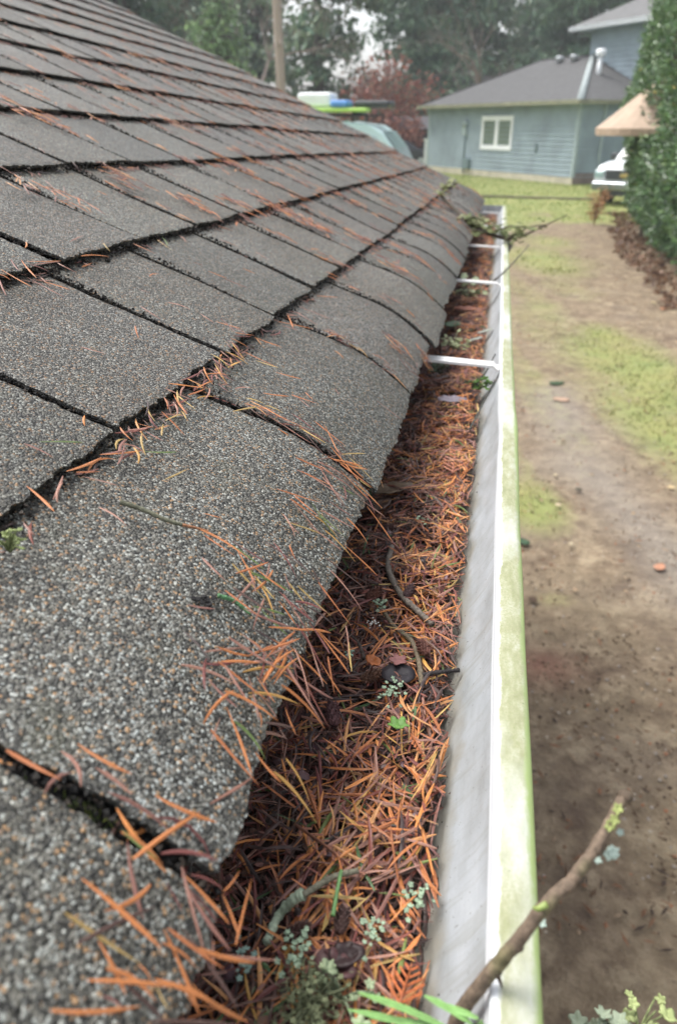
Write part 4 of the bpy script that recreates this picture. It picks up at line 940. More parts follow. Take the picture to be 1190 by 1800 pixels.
mb = MB(); hbox(mb, -.02, LB+.02, -.03, .1, -.1, .26); mb.build('foundation', M['cream'], house)
mb = MB(); hbox(mb, -.03, .08, .02, 3.9, -.1, .42); mb.build('foundation', M['brownf'], house)
mb = MB(); hbox(mb, -.05, .09, -.05, .09, .27, EZ-.02); mb.build('corner_board', M['trim'], house)
mb = MB(); hbox(mb, LB-.09, LB+.05, -.05, .09, .27, EZ-.02); mb.build('corner_board', M['trim'], house)
mb = MB(); hbox(mb, -.10, -.02, 1.18, 1.30, .1, EZ-.05); mb.build('downspout', M['trim'], house)
def hiproof(mb, u0, u1, n0, n1, ze, zr, ur0, ur1, nr, th=.06):
    e = [Hp(u0, n0, ze), Hp(u1, n0, ze), Hp(u1, n1, ze), Hp(u0, n1, ze)]; r = [Hp(ur0, nr, zr), Hp(ur1, nr, zr)]
    mb.add(e+r, [(0, 1, 5, 4), (1, 2, 5), (2, 3, 4, 5), (3, 0, 4)])
mb = MB(); hiproof(mb, -OV, LB+OV, -OV, 8+OV, EZ+.06, RZ, 4.3, 7.9, DN); hr = mb.build('roof', M['roofgrey'], house)
mb = MB(); mb.tube([Hp(-OV, -OV, EZ+.08), Hp(4.3, DN, RZ+.02)], [.16, .12], 6, flat=.25); mb.build('hip_cap', simple('lichen_grey_cap', (.30, .34, .34), .9, .15, 3), hr, True)
mb = MB(); mb.tube([Hp(4.3, DN, RZ+.01), Hp(7.9, DN, RZ+.01)], [.09, .09], 6, flat=.4); mb.build('ridge_cap', M['roofgrey'], hr, True)
mb = MB(); mb.tube([Hp(LB+OV, -OV, EZ+.08), Hp(7.9, DN, RZ+.02)], [.09, .09], 6, flat=.3); mb.build('hip_cap', M['roofgrey'], hr, True)
mb = MB(); hbox(mb, -OV, LB+OV, -OV, 8+OV, EZ-.02, EZ+.0); mb.build('soffit', M['siding'], house)
mb = MB(); hbox(mb, -OV-.02, LB+OV+.02, -OV-.10, -OV, EZ-.06, EZ+.09); mb.build('eave_gutter', M['fasciaalg'], house)
mb = MB(); hbox(mb, -OV-.10, -OV, -OV-.10, DN, EZ-.06, EZ+.09); mb.build('eave_gutter', M['fasciaalg'], house)
# wing roof
mb = MB(); hiproof(mb, -7.6, 5.3, DN-.6, DN+7.6, 6.12, 8.2, -3.4, 1.1, DN+3.5); wr = mb.build('wing_roof', simple('pale_grey_shingles', (.13, .13, .13), .9, .2, 5, .3, .02), house)
mb = MB(); hbox(mb, -7.6, 5.3, DN-.6, DN+7.6, 5.96, 6.0); mb.build('wing_soffit', M['siding'], house)
mb = MB(); hbox(mb, -7.62, 5.32, DN-.66, DN-.6, 5.94, 6.12); mb.build('wing_fascia', M['metal'], house)
mb = MB(); hbox(mb, 5.3, 5.36, DN-.66, DN+7.6, 5.94, 6.12); mb.build('wing_fascia', M['metal'], house)
# window with two sashes and blinds
wn = MB(); u0, u1, z0, z1 = 4.30, 6.60, 1.30, 2.45
u0, u1 = 4.35, 6.55
for (a, b2, c, d) in ((u0-.1, u1+.1, z1, z1+.12), (u0-.1, u1+.1, z0-.12, z0), (u0-.1, u0, z0, z1), (u1, u1+.1, z0, z1), ((u0+u1)/2-.07, (u0+u1)/2+.07, z0, z1)): hbox(wn, a, b2, -.07, .02, c, d)
for (a, b2) in ((u0, (u0+u1)/2-.07), ((u0+u1)/2+.07, u1)):
    for (p, q, r_, s_) in ((a, b2, z1-.07, z1), (a, b2, z0, z0+.07), (a, a+.06, z0+.07, z1-.07), (b2-.06, b2, z0+.07, z1-.07)): hbox(wn, p, q, -.05, .02, r_, s_)
win = wn.build('window', M['white'], house)
for (a, b2) in ((u0+.06, (u0+u1)/2-.13), ((u0+u1)/2+.13, u1-.06)):
    mb = MB(); hbox(mb, a, b2, -.03, -.02, z0+.07, z1-.07); mb.build('pane', M['blind'], win)
# meter and conduit, roof vents, flue
mb = MB(); cyl = [Hp(8.0, -.05, .1), Hp(8.0, -.05, 2.1)]; mb.tube(cyl, .045, 8); cd = mb.build('conduit', simple('conduit_grey', (.16, .22, .23), .6, .1), house, True)
mb = MB(); mb.tube([Hp(8.0, -.02, 2.25), Hp(8.0, -.16, 2.25)], .17, 16); mb.build('meter', M['trim'], cd, True)
mb = MB(); hbox(mb, 7.85, 8.15, -.14, -.02, 1.75, 2.1); mb.build('meter_box', M['trim'], cd)
mb = MB(); hbox(mb, 7.4, 7.9, -.2, -.03, .3, .75); mb.build('utility_box', simple('utility_box_grey', (.15, .21, .22), .6, .1), house)
mb = MB(); hbox(mb, 2.4, 2.55, -.06, -.02, 1.15, 1.5); mb.build('hose_bib', simple('bib_grey', (.12, .17, .18), .6, .1), house)
for uu in (5.9, 4.9):
    mb = MB(); c = Hp(uu, DN-.55, RZ-.20); mb.tube([c, c+Vector((0, 0, .12)), c+Vector((0, 0, .16)), c+Vector((0, 0, .24))], [.16, .16, .24, .12], 14); mb.build('roof_vent', M['metal'], hr, True)
c = Hp(2.2, 2.6, 3.9); mb = MB(); mb.tube([c-Vector((0, 0, .1)), c+Vector((0, 0, .85))], .10, 12); mb.tube([c+Vector((0, 0, .86)), c+Vector((0, 0, .93)), c+Vector((0, 0, 1.12)), c+Vector((0, 0, 1.16))], [.14, .21, .21, .1], 14); mb.build('flue', M['white'], hr, True)

# pink house and low roof beyond, seen in the gap
def box_house(name, label, c, w, d, h, rh_, wm, rm, rot, extra=None):
    t = thing(name, label, 'house', c); q = Matrix.Rotation(rot, 3, 'Z'); c = Vector(c)
    f = lambda x, y, z: c+q @ Vector((x, y, z))
    mb = MB(); vs = [f(x*w/2, y*d/2, z) for z in (0, h) for y in (-1, 1) for x in (-1, 1)]
    mb.add(vs, [(0, 1, 5, 4), (2, 6, 7, 3), (0, 4, 6, 2), (1, 3, 7, 5)]); mb.build('wall', wm, t)
    mb = MB(); e = [f(x*(w/2+.5), y*(d/2+.5), h) for y in (-1, 1) for x in (-1, 1)]; r_ = [f(-w/4, 0, h+rh_), f(w/4, 0, h+rh_)]
    mb.add(e+r_, [(0, 1, 5, 4), (1, 3, 5), (3, 2, 4, 5), (2, 0, 4), (0, 2, 3, 1)]); mb.build('roof', rm, t); return t, f
pinkm = simple('dusty_pink_siding', (.42, .23, .21), .8, .12, 2)
c0 = G(770, 279); t, f = box_house('house', 'dusty pink house with a grey roof half hidden behind the teal house', (c0.x, c0.y+4, 0), 9, 6, 4.3, 1.5, pinkm, M['roofgrey'], R(-20))
mb = MB()
for xx in (-3.1, -1.1, 1.2):
    for (a, b2, z0_, z1_) in ((xx-.6, xx+.6, 2.5, 3.8),):
        mb.add([f(a, -3.05, z0_), f(b2, -3.05, z0_), f(b2, -3.05, z1_), f(a, -3.05, z1_), f(a, -2.98, z0_), f(b2, -2.98, z0_), f(b2, -2.98, z1_), f(a, -2.98, z1_)], [(0, 1, 2, 3), (0, 4, 5, 1), (3, 2, 6, 7), (0, 3, 7, 4), (1, 5, 6, 2)])
        o = mb.build('window', M['glassdark'], t); mb = MB()
c1 = G(748, 283); t, f = box_house('garage', 'low dark open garage with a grey roof between the maple and the teal house', (c1.x-1, c1.y-2, 0), 5, 3, 2.0, .7, simple('dark_garage', (.03, .028, .03), .8, .2), simple('garage_roof', (.17, .16, .17), .9, .2), R(-10))

# ------------------------------------------------------------------ vehicles
def extrude_side(mb, prof2, w, taper, f, col=(1, 1, 1)):
    """side profile (x along car, z up) with tumblehome: width shrinks with height"""
    n = len(prof2); vs = []
    for sg in (-1, 1):
        for (x, z) in prof2: vs.append(f(x, sg*(w/2-taper(z)), z))
    fs = [tuple(range(n)), tuple(range(n, 2*n))[::-1]]+[(i, n+i, n+(i+1) % n, (i+1) % n) for i in range(n)]
    mb.add(vs, fs, col)
def wheel(parent, c, ax, r=.36, w=.24):
    mb = MB(); c = Vector(c); ax = Vector(ax).normalized()
    mb.tube([c-ax*w*.5, c-ax*w*.42, c+ax*w*.42, c+ax*w*.5], [r*.9, r, r, r*.9], 24); o = mb.build('wheel', M['black'], parent, True)
    mb = MB(); mb.tube([c-ax*w*.53, c+ax*w*.53], [r*.6, r*.6], 20); mb.build('rim', M['metal'], o, False)
def bevel(o, w, seg=3):
    b = o.modifiers.new('bevel', 'BEVEL'); b.width = w; b.segments = seg; b.limit_method = 'ANGLE'; b.angle_limit = R(25)
paintw = simple('white_car_paint', (.74, .77, .78), .25, .03, 2, spec=.6); painta = simple('pale_aqua_car_paint', (.46, .62, .62), .3, .05, 1, spec=.6)
plastic = simple('dark_trim', (.04, .045, .05), .45, .2)
chrome = simple('bumper_chrome', (.30, .32, .34), .22, .1, 3, metal=.8)
# van
vc = FW*0+G(720, 352); vd = 21.0
def vx(px, d): # ground point at a distance along the horizon bearing of px
    b2 = ray(px, 220); k = d/math.hypot(b2.x, b2.y); return Vector((b2.x*k, b2.y*k, 0))
vf = vx(727, 22.0); vdir = (RT*.96+FH*-.28).normalized(); vn = Vector((-vdir.y, vdir.x, 0))
t = thing('van', 'pale aqua van with a loaded roof rack parked beyond the shingled roof', 'van', tuple(vf-vdir*2.3))
f = lambda x, y, z: vf-vdir*(4.75-x)+vn*(y+.9)+Vector((0, 0, z*1.06))
body = [(.1, .35), (.05, .9), (.12, 1.7), (.25, 2.0), (.6, 2.13), (2.9, 2.16), (3.6, 2.08), (3.9, 1.92), (4.25, 1.55), (4.5, 1.12), (4.75, 1.02), (4.88, .8), (4.9, .4), (4.6, .3)]
mb = MB(); extrude_side(mb, body, 1.9, lambda z: max(0, z-1.05)*.15, f); bo = mb.build('body', painta, t); bevel(bo, .05)
wg = simple('painted_sky_glass', (.34, .46, .47), .08, .1, .6, spec=1.0)  # sky reflection put into the pale glass colour
for (a, b2) in ((.45, 1.75), (1.9, 3.05)):
    mb = MB(); vs = []
    for (x, z) in ((a, 1.22), (b2, 1.22), (b2, 1.88), (a, 1.88)):
        vs += [f(x, -(.95-max(0, z-1.05)*.15)-.012, z)]
    vs += [v+vn*.03 for v in vs]; mb.add(vs, [(0, 1, 2, 3), (0, 4, 5, 1), (1, 5, 6, 2), (2, 6, 7, 3), (3, 7, 4, 0)]); mb.build('window', wg, t)
mb = MB(); vs = [f(x, -(.95-max(0, z-1.05)*.15)-.012, z) for (x, z) in ((3.18, 1.2), (4.2, 1.2), (4.05, 1.5), (3.75, 1.82), (3.18, 1.9))]; vs += [v+vn*.03 for v in vs]
mb.add(vs, [(0, 1, 2, 3, 4)]+[(i, i+5, (i+1) % 5+5, (i+1) % 5) for i in range(5)]); mb.build('window', wg, t)
mb = MB(); vs = [f(x, s_*(.95-max(0, z-1.05)*.15-.1), z+.02) for s_ in (-1, 1) for (x, z) in ((4.46, 1.2), (4.27, 1.55), (3.93, 1.93))]
mb.add(vs, [(0, 1, 4, 3), (1, 2, 5, 4)]); mb.build('windshield', wg, t)
for x in (.95, 3.95):
    for y in (-.84, .84): wheel(t, f(x, y, .36), vn)
mb = MB()
for x in (.9, 2.0, 3.1):
    mb.tube([f(x, -.75, 2.14), f(x, -.75, 2.34), f(x, .75, 2.34), f(x, .75, 2.14)], .03, 6)
for y in (-.7, .7): mb.tube([f(.7, y, 2.3), f(3.4, y, 2.3)], .025, 6)
mb.build('roof_rack', M['black'], t, True)
mb = MB(); mb.tube([f(4.9, -.6, .6), f(4.93, -.6, .6)], .12, 12); mb.build('headlight', M['metal'], t)
def slab(name, label, cat, a, b2, y0, y1, z0, z1, col, mat=None):
    mb = MB(); mb.add([f(x, y, z) for z in (z0, z1) for y in (y0, y1) for x in (a, b2)], [(0, 2, 3, 1), (4, 5, 7, 6), (0, 1, 5, 4), (2, 6, 7, 3), (0, 4, 6, 2), (1, 3, 7, 5)])
    o = mb.build(name, mat, None); bevel(o, min(.09, (z1-z0)*.4), 4); recenter(o); return tag(o, label, cat)
lime = simple('lime_board', (.38, .62, .12), .35, .05, 3); blue = simple('blue_board', (.10, .28, .62), .35, .05, 3)
slab('roof_box', 'white cargo box at the rear of the van rack', 'box', 1.55, 2.5, -.7, .0, 2.46, 2.80, None, paintw)
slab('board', 'lime green board strapped to the van rack below the white box', 'board', 1.5, 3.5, -.9, -.35, 2.36, 2.45, None, lime)
slab('board', 'blue board lying on top of the lime board on the van rack', 'board', 2.52, 3.0, -.9, -.3, 2.46, 2.62, None, blue)
slab('bundle', 'dark wrapped bundle at the front of the van rack', 'bundle', 3.05, 4.0, -.5, .3, 2.46, 2.62, None, plastic)
# pickup truck nose-on
tf = vx(1056, 26.8); tdir = (Vector((0, 0, 0))-Vector((tf.x, tf.y, 0))).normalized(); tdir = (Matrix.Rotation(R(-24), 3, 'Z') @ tdir); tn = Vector((-tdir.y, tdir.x, 0))
if tn.dot(RT) < 0: tn = -tn
t = thing('pickup_truck', 'white pickup truck parked nose on, half hidden by the laurel hedge', 'truck', tuple(tf+tn*.95-tdir*2.6))
f = lambda x, y, z: tf-tdir*x+tn*(y+.97)+Vector((0, 0, z))      # x back from the nose, y across
hood = [(0, .55), (-.03, .75), (.02, 1.0), (.10, 1.12), (.5, 1.20), (1.35, 1.26), (1.45, 1.28), (1.45, .45), (.4, .45)]
mb = MB(); extrude_side(mb, hood, 1.94, lambda z: max(0, z-.95)*.5, f); o = mb.build('hood', paintw, t); bevel(o, .06)
cab = [(1.3, .45), (1.3, 1.26), (1.9, 1.84), (2.1, 1.9), (3.0, 1.9), (3.25, 1.3), (5.6, 1.28), (5.65, .5)]
mb = MB(); extrude_side(mb, cab, 1.92, lambda z: max(0, z-1.2)*.3, f); o = mb.build('body', paintw, t); bevel(o, .05)
def tb(name, x0, x1, y0, y1, z0, z1, m_, bv=.02):
    mb = MB(); mb.add([f(x, y, z) for z in (z0, z1) for y in (y0, y1) for x in (x0, x1)], [(0, 2, 3, 1), (4, 5, 7, 6), (0, 1, 5, 4), (2, 6, 7, 3), (0, 4, 6, 2), (1, 3, 7, 5)]); o = mb.build(name, m_, t); bevel(o, bv); return o
g_ = tb('grille', -.07, .05, -.60, .60, .72, 1.0, plastic); tb('bumper', -.16, .1, -.97, .97, .42, .66, chrome, .05); tb('lower_grille', -.10, .1, -.6, .6, .28, .41, plastic)
for y in (-.80, .80): tb('headlight', -.05, .1, y-.16, y+.16, .76, .97, wg, .04)
tb('badge', -.09, -.07, -.12, .12, .80, .90, simple('badge_gold', (.45, .33, .1), .4, .1), .01)
mb = MB(); mb.add([f(1.36, -.8, 1.30), f(1.36, .8, 1.30), f(1.88, .68, 1.80), f(1.88, -.68, 1.80)], [(0, 1, 2, 3)]); o = mb.build('windshield', M['glassdark'], t); o.data.transform(Matrix.Translation(tdir*.03+Vector((0, 0, .02))))
for x in (.95, 4.5):
    for y in (-.85, .85): wheel(t, f(x, y, .38), tn, .38, .26)
for y in (-1.08, 1.08): tb('mirror', 1.55, 1.7, y-.12, y+.12, 1.2, 1.42, plastic, .04)
# dark car in the gap by the maple
cf = vx(764, 50); t = thing('car', 'dark parked car with a bright windshield by the corner of the teal house', 'car', tuple(cf)); cd_ = RT*-1; cn = FH
f = lambda x, y, z: cf+cd_*x+cn*y+Vector((0, 0, z))
mb = MB(); extrude_side(mb, [(0, .35), (0, .8), (.9, .95), (1.6, 1.4), (2.9, 1.42), (3.8, .95), (4.3, .85), (4.3, .35)], 1.75, lambda z: max(0, z-.9)*.35, f); o = mb.build('body', simple('dark_car_paint', (.03, .032, .04), .3, .1), t); bevel(o, .06)
mb = MB(); mb.add([f(.98, -.72, .99), f(.98, .72, .99), f(1.58, .6, 1.38), f(1.58, -.6, 1.38)], [(0, 1, 2, 3)]); o = mb.build('windshield', simple('bright_glass', (.6, .63, .66), .15, .05), t); o.data.transform(Matrix.Translation(RT*.03+Vector((0, 0, .03))))
for x in (.8, 3.4):
    for y in (-.8, .8): wheel(t, f(x, y, .33), cn, .33, .2)
wf_ = vx(753, 46); mb = MB(); bmx = Matrix.Rotation(PSI, 3, 'Z'); mb.box(wf_+Vector((0, 0, .75)), (.34, .12, 1.5), bmx); mb.box(wf_+Vector((0, 0, 1.53)), (.42, .18, .06), bmx); o = mb.build('gate_post', M['white'], None); recenter(o); tag(o, 'squat white post at the left corner of the teal house', 'post')

# tan parasol behind the hedge
pc = vx(1157, 18.5); t = thing('parasol', 'tan cloth parasol poking out from behind the laurel hedge', 'parasol', tuple(pc))
mb = MB(); nseg = 8; rad = 1.22; top = pc+Vector((0, 0, 3.12)); zz = 2.14; ringp = []
for k in range(nseg*4):
    a = 2*math.pi*k/(nseg*4); sc_ = 1-.05*(1-abs(math.cos(a*nseg/2)))
    ringp.append((math.cos(a)*sc_, math.sin(a)*sc_))
vs = [top]; L_ = [(.33, 2.80), (.66, 2.47), (1.0, zz), (.985, zz-.13)]
for fr, z in L_: vs += [pc+Vector((x*rad*fr, y*rad*fr, z)) for x, y in ringp]
m_ = len(ringp); fs = [(0, 1+k, 1+(k+1) % m_) for k in range(m_)]
for l in range(len(L_)-1): fs += [(1+l*m_+k, 1+(l+1)*m_+k, 1+(l+1)*m_+(k+1) % m_, 1+l*m_+(k+1) % m_) for k in range(m_)]
mb.add(vs, fs); o = mb.build('canopy', simple('tan_cloth', (.40, .30, .225), .85, .14, 6), t, False); so = o.modifiers.new('thick', 'SOLIDIFY'); so.thickness = .008
mb = MB(); mb.tube([pc, pc+Vector((0, 0, 3.1))], .03, 10); mb.build('pole', M['wood'], t, True)

# timber edging across the lawn
e0, e1 = G(776, 345), G(1045, 353); mb = MB(); n = 14
for i in range(n): pass
mb.tube([e0.lerp(e1, i/n)+Vector((0, 0, .035+.012*nz(i*.8, 2)+(.0))) + Vector((0, .12*nz(i*.4, 9), 0)) for i in range(n+1)], .045, 6); o = mb.build('garden_edging', simple('dark_weathered_timber', (.10, .085, .06), .9, .3, 4), None, True); recenter(o); tag(o, 'low dark timber edging lying across the lawn in front of the house', 'edging')

# ------------------------------------------------------------------ trees
def leafcards(mb, pts, size, cols, r, droop=.3, asp=.45):
    for p in pts:
        L = size*r.uniform(.6, 1.3); a = r.uniform(0, 6.28); pit = r.uniform(-.9, .5)-droop; w = L*asp
        d = Vector((math.cos(a)*math.cos(pit), math.sin(a)*math.cos(pit), math.sin(pit))); s_ = d.orthogonal(); s_ = Matrix.Rotation(r.uniform(0, 3.14), 3, d) @ s_.normalized()
        p = Vector(p); c = r.choice(cols); fz = r.uniform(.75, 1.25)
        mb.add([p, p+d*L*.45+s_*w*.5, p+d*L, p+d*L*.5-s_*w*.5], [(0, 1, 2, 3)], tuple(k*fz for k in c))
def make_fir(seed, h, rad, cols, dens=1.0, size=.36, low=.08, sparse=.0):
    r = random.Random(seed); cm = MB(); tm = MB(); tm.tube([(0, 0, -.2), (.1*nz(seed, 1), 0, h*.4), (.2*nz(seed, 2), 0, h*.8), (0, 0, h)], [h*.016, h*.012, h*.006, .02], 8, (.12, .10, .085))
    z = h*low
    while z < h*.98:
        fr = (z/h); rr = rad*(1-fr)**.72*r.uniform(.55, 1.15)
        for k in range(r.choice((3, 4, 5))):
            if r.random() < sparse: continue
            a = r.uniform(0, 6.28); L = rr*r.uniform(.6, 1.15)+.2; dz = -L*r.uniform(.05, .35)
            p0 = Vector((0, 0, z)); tip = Vector((math.cos(a)*L, math.sin(a)*L, z+dz)); mid = (p0+tip)/2+Vector((0, 0, L*.08))
            tm.tube([p0, mid, tip], [.05, .03, .01], 4, (.10, .08, .065), caps=False)
            tone = r.uniform(.7, 1.3); n = int(L*24*dens)
            for _ in range(n):
                u = r.random()**.7; q = p0.lerp(mid, u*2) if u < .5 else mid.lerp(tip, u*2-1)
                sp = .12+.16*L*(1-abs(u-.6))
                q = q+Vector((r.gauss(0, sp), r.gauss(0, sp), -abs(r.gauss(0, .25))+.05))
                leafcards(cm, [q], size, [tuple(c*tone for c in r.choice(cols))], r, .5)
        z += h*.014*r.uniform(.7, 1.5)+.12
    return cm, tm
def plant_tree(name, cm, tm, loc, rot, sc_, label, group=None, cat='tree'):
    t = thing(name, label, cat, tuple(loc), group); t.rotation_euler = (0, 0, rot); t.scale = (sc_,)*3
    for nm, m_, mt in (('crown', cm, M['leafv']), ('trunk', tm, M['twigbark'])):
        me = m_ if not isinstance(m_, MB) else m_.mesh(nm, mt); o = bpy.data.objects.new(nm, me); C.objects.link(o); o.parent = t
    return t
DK = [(.09, .16, .105), (.13, .205, .13), (.175, .26, .165)]; MD = [(.17, .235, .14), (.21, .26, .165), (.14, .19, .12)]; LT = [(.16, .25, .12), (.21, .30, .15), (.13, .20, .10)]
firA = [q.mesh(nm, mt) for q, nm, mt in zip(make_fir(1, 26, 5.6, DK, 1.15, .55), ('crown', 'trunk'), (M['leafv'], M['twigbark']))]
firB = [q.mesh(nm, mt) for q, nm, mt in zip(make_fir(2, 24, 5.2, MD+DK, 1.1, .55, .06, .1), ('crown', 'trunk'), (M['leafv'], M['twigbark']))]
firC = [q.mesh(nm, mt) for q, nm, mt in zip(make_fir(3, 25, 5.2, DK+MD, .95, .55, .1, .25), ('crown', 'trunk'), (M['leafv'], M['twigbark']))]
def tl(px, d): return vx(px, d)
plant_tree('fir_tree', *firA, tl(235, 48), .3, 1.0, 'dark dense fir at the left just above the shingled roof')
plant_tree('fir_tree', *firB, tl(320, 62), 1.9, 1.1, 'tall fir behind the light green conifer')
lt = [q.mesh(nm, mt) for q, nm, mt in zip(make_fir(9, 6.6, 2.6, LT, 1.5, .26, .05), ('crown', 'trunk'), (M['leafv'], M['twigbark']))]
plant_tree('conifer', *lt, tl(392, 40), 0, 1.2, 'light green young conifer standing out from the dark firs')
plant_tree('fir_tree', *firC, tl(560, 56), 2.2, 1.05, 'drooping fir right of the bare pale trunk with sky between its boughs')
plant_tree('fir_tree', *firC, tl(455, 66), 4.0, 1.1, 'thin grey green fir behind the bare pale trunk')
plant_tree('fir_tree', *firA, tl(735, 64), 1.1, 1.05, 'dark broad fir standing above the red maple')
plant_tree('fir_tree', *firB, tl(818, 70), 2.8, 1.0, 'dense fir above the left end of the teal house roof')
plant_tree('fir_tree', *firA, tl(1010, 68), 5.0, 1.1, 'dark fir rising behind the taller wing of the house')
plant_tree('fir_tree', *firB, tl(925, 82), .9, 1.1, 'distant fir seen above the middle of the teal house roof')
plant_tree('fir_tree', *firB, tl(1130, 74), .2, 1.0, 'fir behind the laurel hedge and the taller wing')
for (px, d, rr_, sc_) in ((120, 70, 1, 1.1), (380, 80, 4, 1.2), (780, 92, 1.5, 1.2), (980, 94, 4.6, 1.2), (1075, 90, 5.5, 1.2), (20, 80, 0, 1.1)):
    me = [firA, firB, firC][int(px) % 3]; plant_tree('fir_tree', *me, tl(px, d), rr_, sc_, 'hazy dark fir in the back row of the wood', 'firs in the back row of the wood')
# low understorey so that no bare horizon shows
r = random.Random(31); cm = MB()
for _ in range(16000):
    px = r.uniform(-200, 1250); d = r.uniform(74, 86); p = vx(px, d); hgt = 3.2+2.2*nz(px*.02, 3)+1.0*nz(px*.09, 5); p.z = r.random()**.8*hgt; leafcards(cm, [p], .8, MD+DK+[(.10, .085, .06)], r, 0, .6)
o = cm.build('undergrowth', M['leafv']); tag(o, 'mass of grey green undergrowth at the foot of the far firs', 'undergrowth', kind='stuff')
# bare trees
def branch(tm, p, d, L, r0, depth, r, col, tips):
    n = 4; pts = [p]; q = p; dd = d
    for i in range(n):
        dd = (dd+Vector((r.gauss(0, .12), r.gauss(0, .12), r.gauss(.03, .1)))).normalized(); q = q+dd*L/n; pts.append(q)
    tm.tube(pts, [r0*(1-.5*i/n) for i in range(n+1)], 6 if depth > 2 else 4, col, caps=False)
    if depth == 0: tips.append(q); return
    for k in range(r.choice((2, 3, 3))):
        a = r.uniform(.35, .85); ax = dd.orthogonal().normalized(); ax = Matrix.Rotation(r.uniform(0, 6.28), 3, dd) @ ax; nd_ = (Matrix.Rotation(a, 3, ax) @ dd).normalized()
        branch(tm, pts[r.choice((2, 3, 4))], nd_, L*r.uniform(.6, .82), r0*.5, depth-1, r, col, tips)
def bare(seed, h, col, r0, depth=6):
    r = random.Random(seed); tm = MB(); tips = []; branch(tm, Vector((0, 0, 0)), Vector((0, 0, 1)), h*.3, r0, depth, r, col, tips); return tm, tips, r
tm, tips, r = bare(5, 15, (.22, .17, .145), .2)
t = thing('bare_tree', 'bare brownish tree against the firs above the teal house roof', 'tree', tuple(tl(885, 54))); o = tm.build('branches', M['twigbark'], t, False, rel=False); 
tm, tips, r = bare(8, 14, (.20, .17, .15), .2)
t = thing('bare_tree', 'bare grey brown tree left of the dark fir above the maple', 'tree', tuple(tl(655, 58))); tm.build('branches', M['twigbark'], t, False, rel=False)
tm, tips, r = bare(12, 16, (.24, .19, .165), .22); cm = MB()
for q in tips:
    for _ in range(3): leafcards(cm, [q+Vector((r.gauss(0, .25), r.gauss(0, .25), -abs(r.gauss(0, .5))))], .30, [(.17, .14, .11), (.13, .12, .09), (.2, .17, .14)], r, .8, .25)
t = thing('bare_tree', 'greyish brown tree hung with dry twigs behind the pale trunk', 'tree', tuple(tl(470, 46))); tm.build('branches', M['twigbark'], t, False, rel=False); tag(cm.build('foliage', M['leafv'], t, False, rel=False), kind='stuff')  # the foliage part is the dry hanging twigs, drawn as cards
tm = MB(); tm.tube([(0, 0, -.2), (.05, 0, 4), (-.06, 0, 8), (.02, 0, 12), (0, 0, 17)], [.24, .2, .18, .15, .08], 10, (.36, .29, .25)); r = random.Random(6)
for k in range(16):
    z = r.uniform(4, 16); a = r.uniform(0, 6.28); L = r.uniform(.6, 1.8); tm.tube([(0, 0, z), (math.cos(a)*L*.6, math.sin(a)*L*.6, z+L*.15), (math.cos(a)*L, math.sin(a)*L, z)], [.04, .025, .01], 5, (.25, .2, .17), caps=False)
t = thing('bare_tree', 'tall straight pale trunk standing in front of the dark wood', 'tree', tuple(tl(494, 38))); tm.build('trunk', M['twigbark'], t, True, rel=False)
# red maple
tm, tips, r = bare(21, 9.0, (.12, .07, .06), .16, 5); cm = MB()
RC = [(.33, .12, .09), (.40, .16, .11), (.27, .10, .08), (.44, .21, .15)]
for q in tips:
    tone = r.uniform(.7, 1.25)
    for _ in range(16): leafcards(cm, [q*.9+Vector((r.gauss(0, .5), r.gauss(0, .5), r.gauss(0, .3)))], .22, [tuple(c*tone for c in r.choice(RC))], r, .2, .7)
for _ in range(1800):
    a = r.uniform(0, 6.28); e_ = r.random()**.5; leafcards(cm, [Vector((math.cos(a)*e_*3.3, math.sin(a)*e_*3.3, 1.2+r.random()*3.4*(1-e_*e_*.6)))], .24, RC, r, .2, .7)
t = thing('maple_tree', 'dusty red maple filling the gap between the van and the teal house', 'tree', tuple(tl(650, 52))); tm.build('trunk', M['twigbark'], t, False, rel=False); cm.build('crown', M['leafv'], t, False, rel=False); t.scale = (.98, .98, .98)

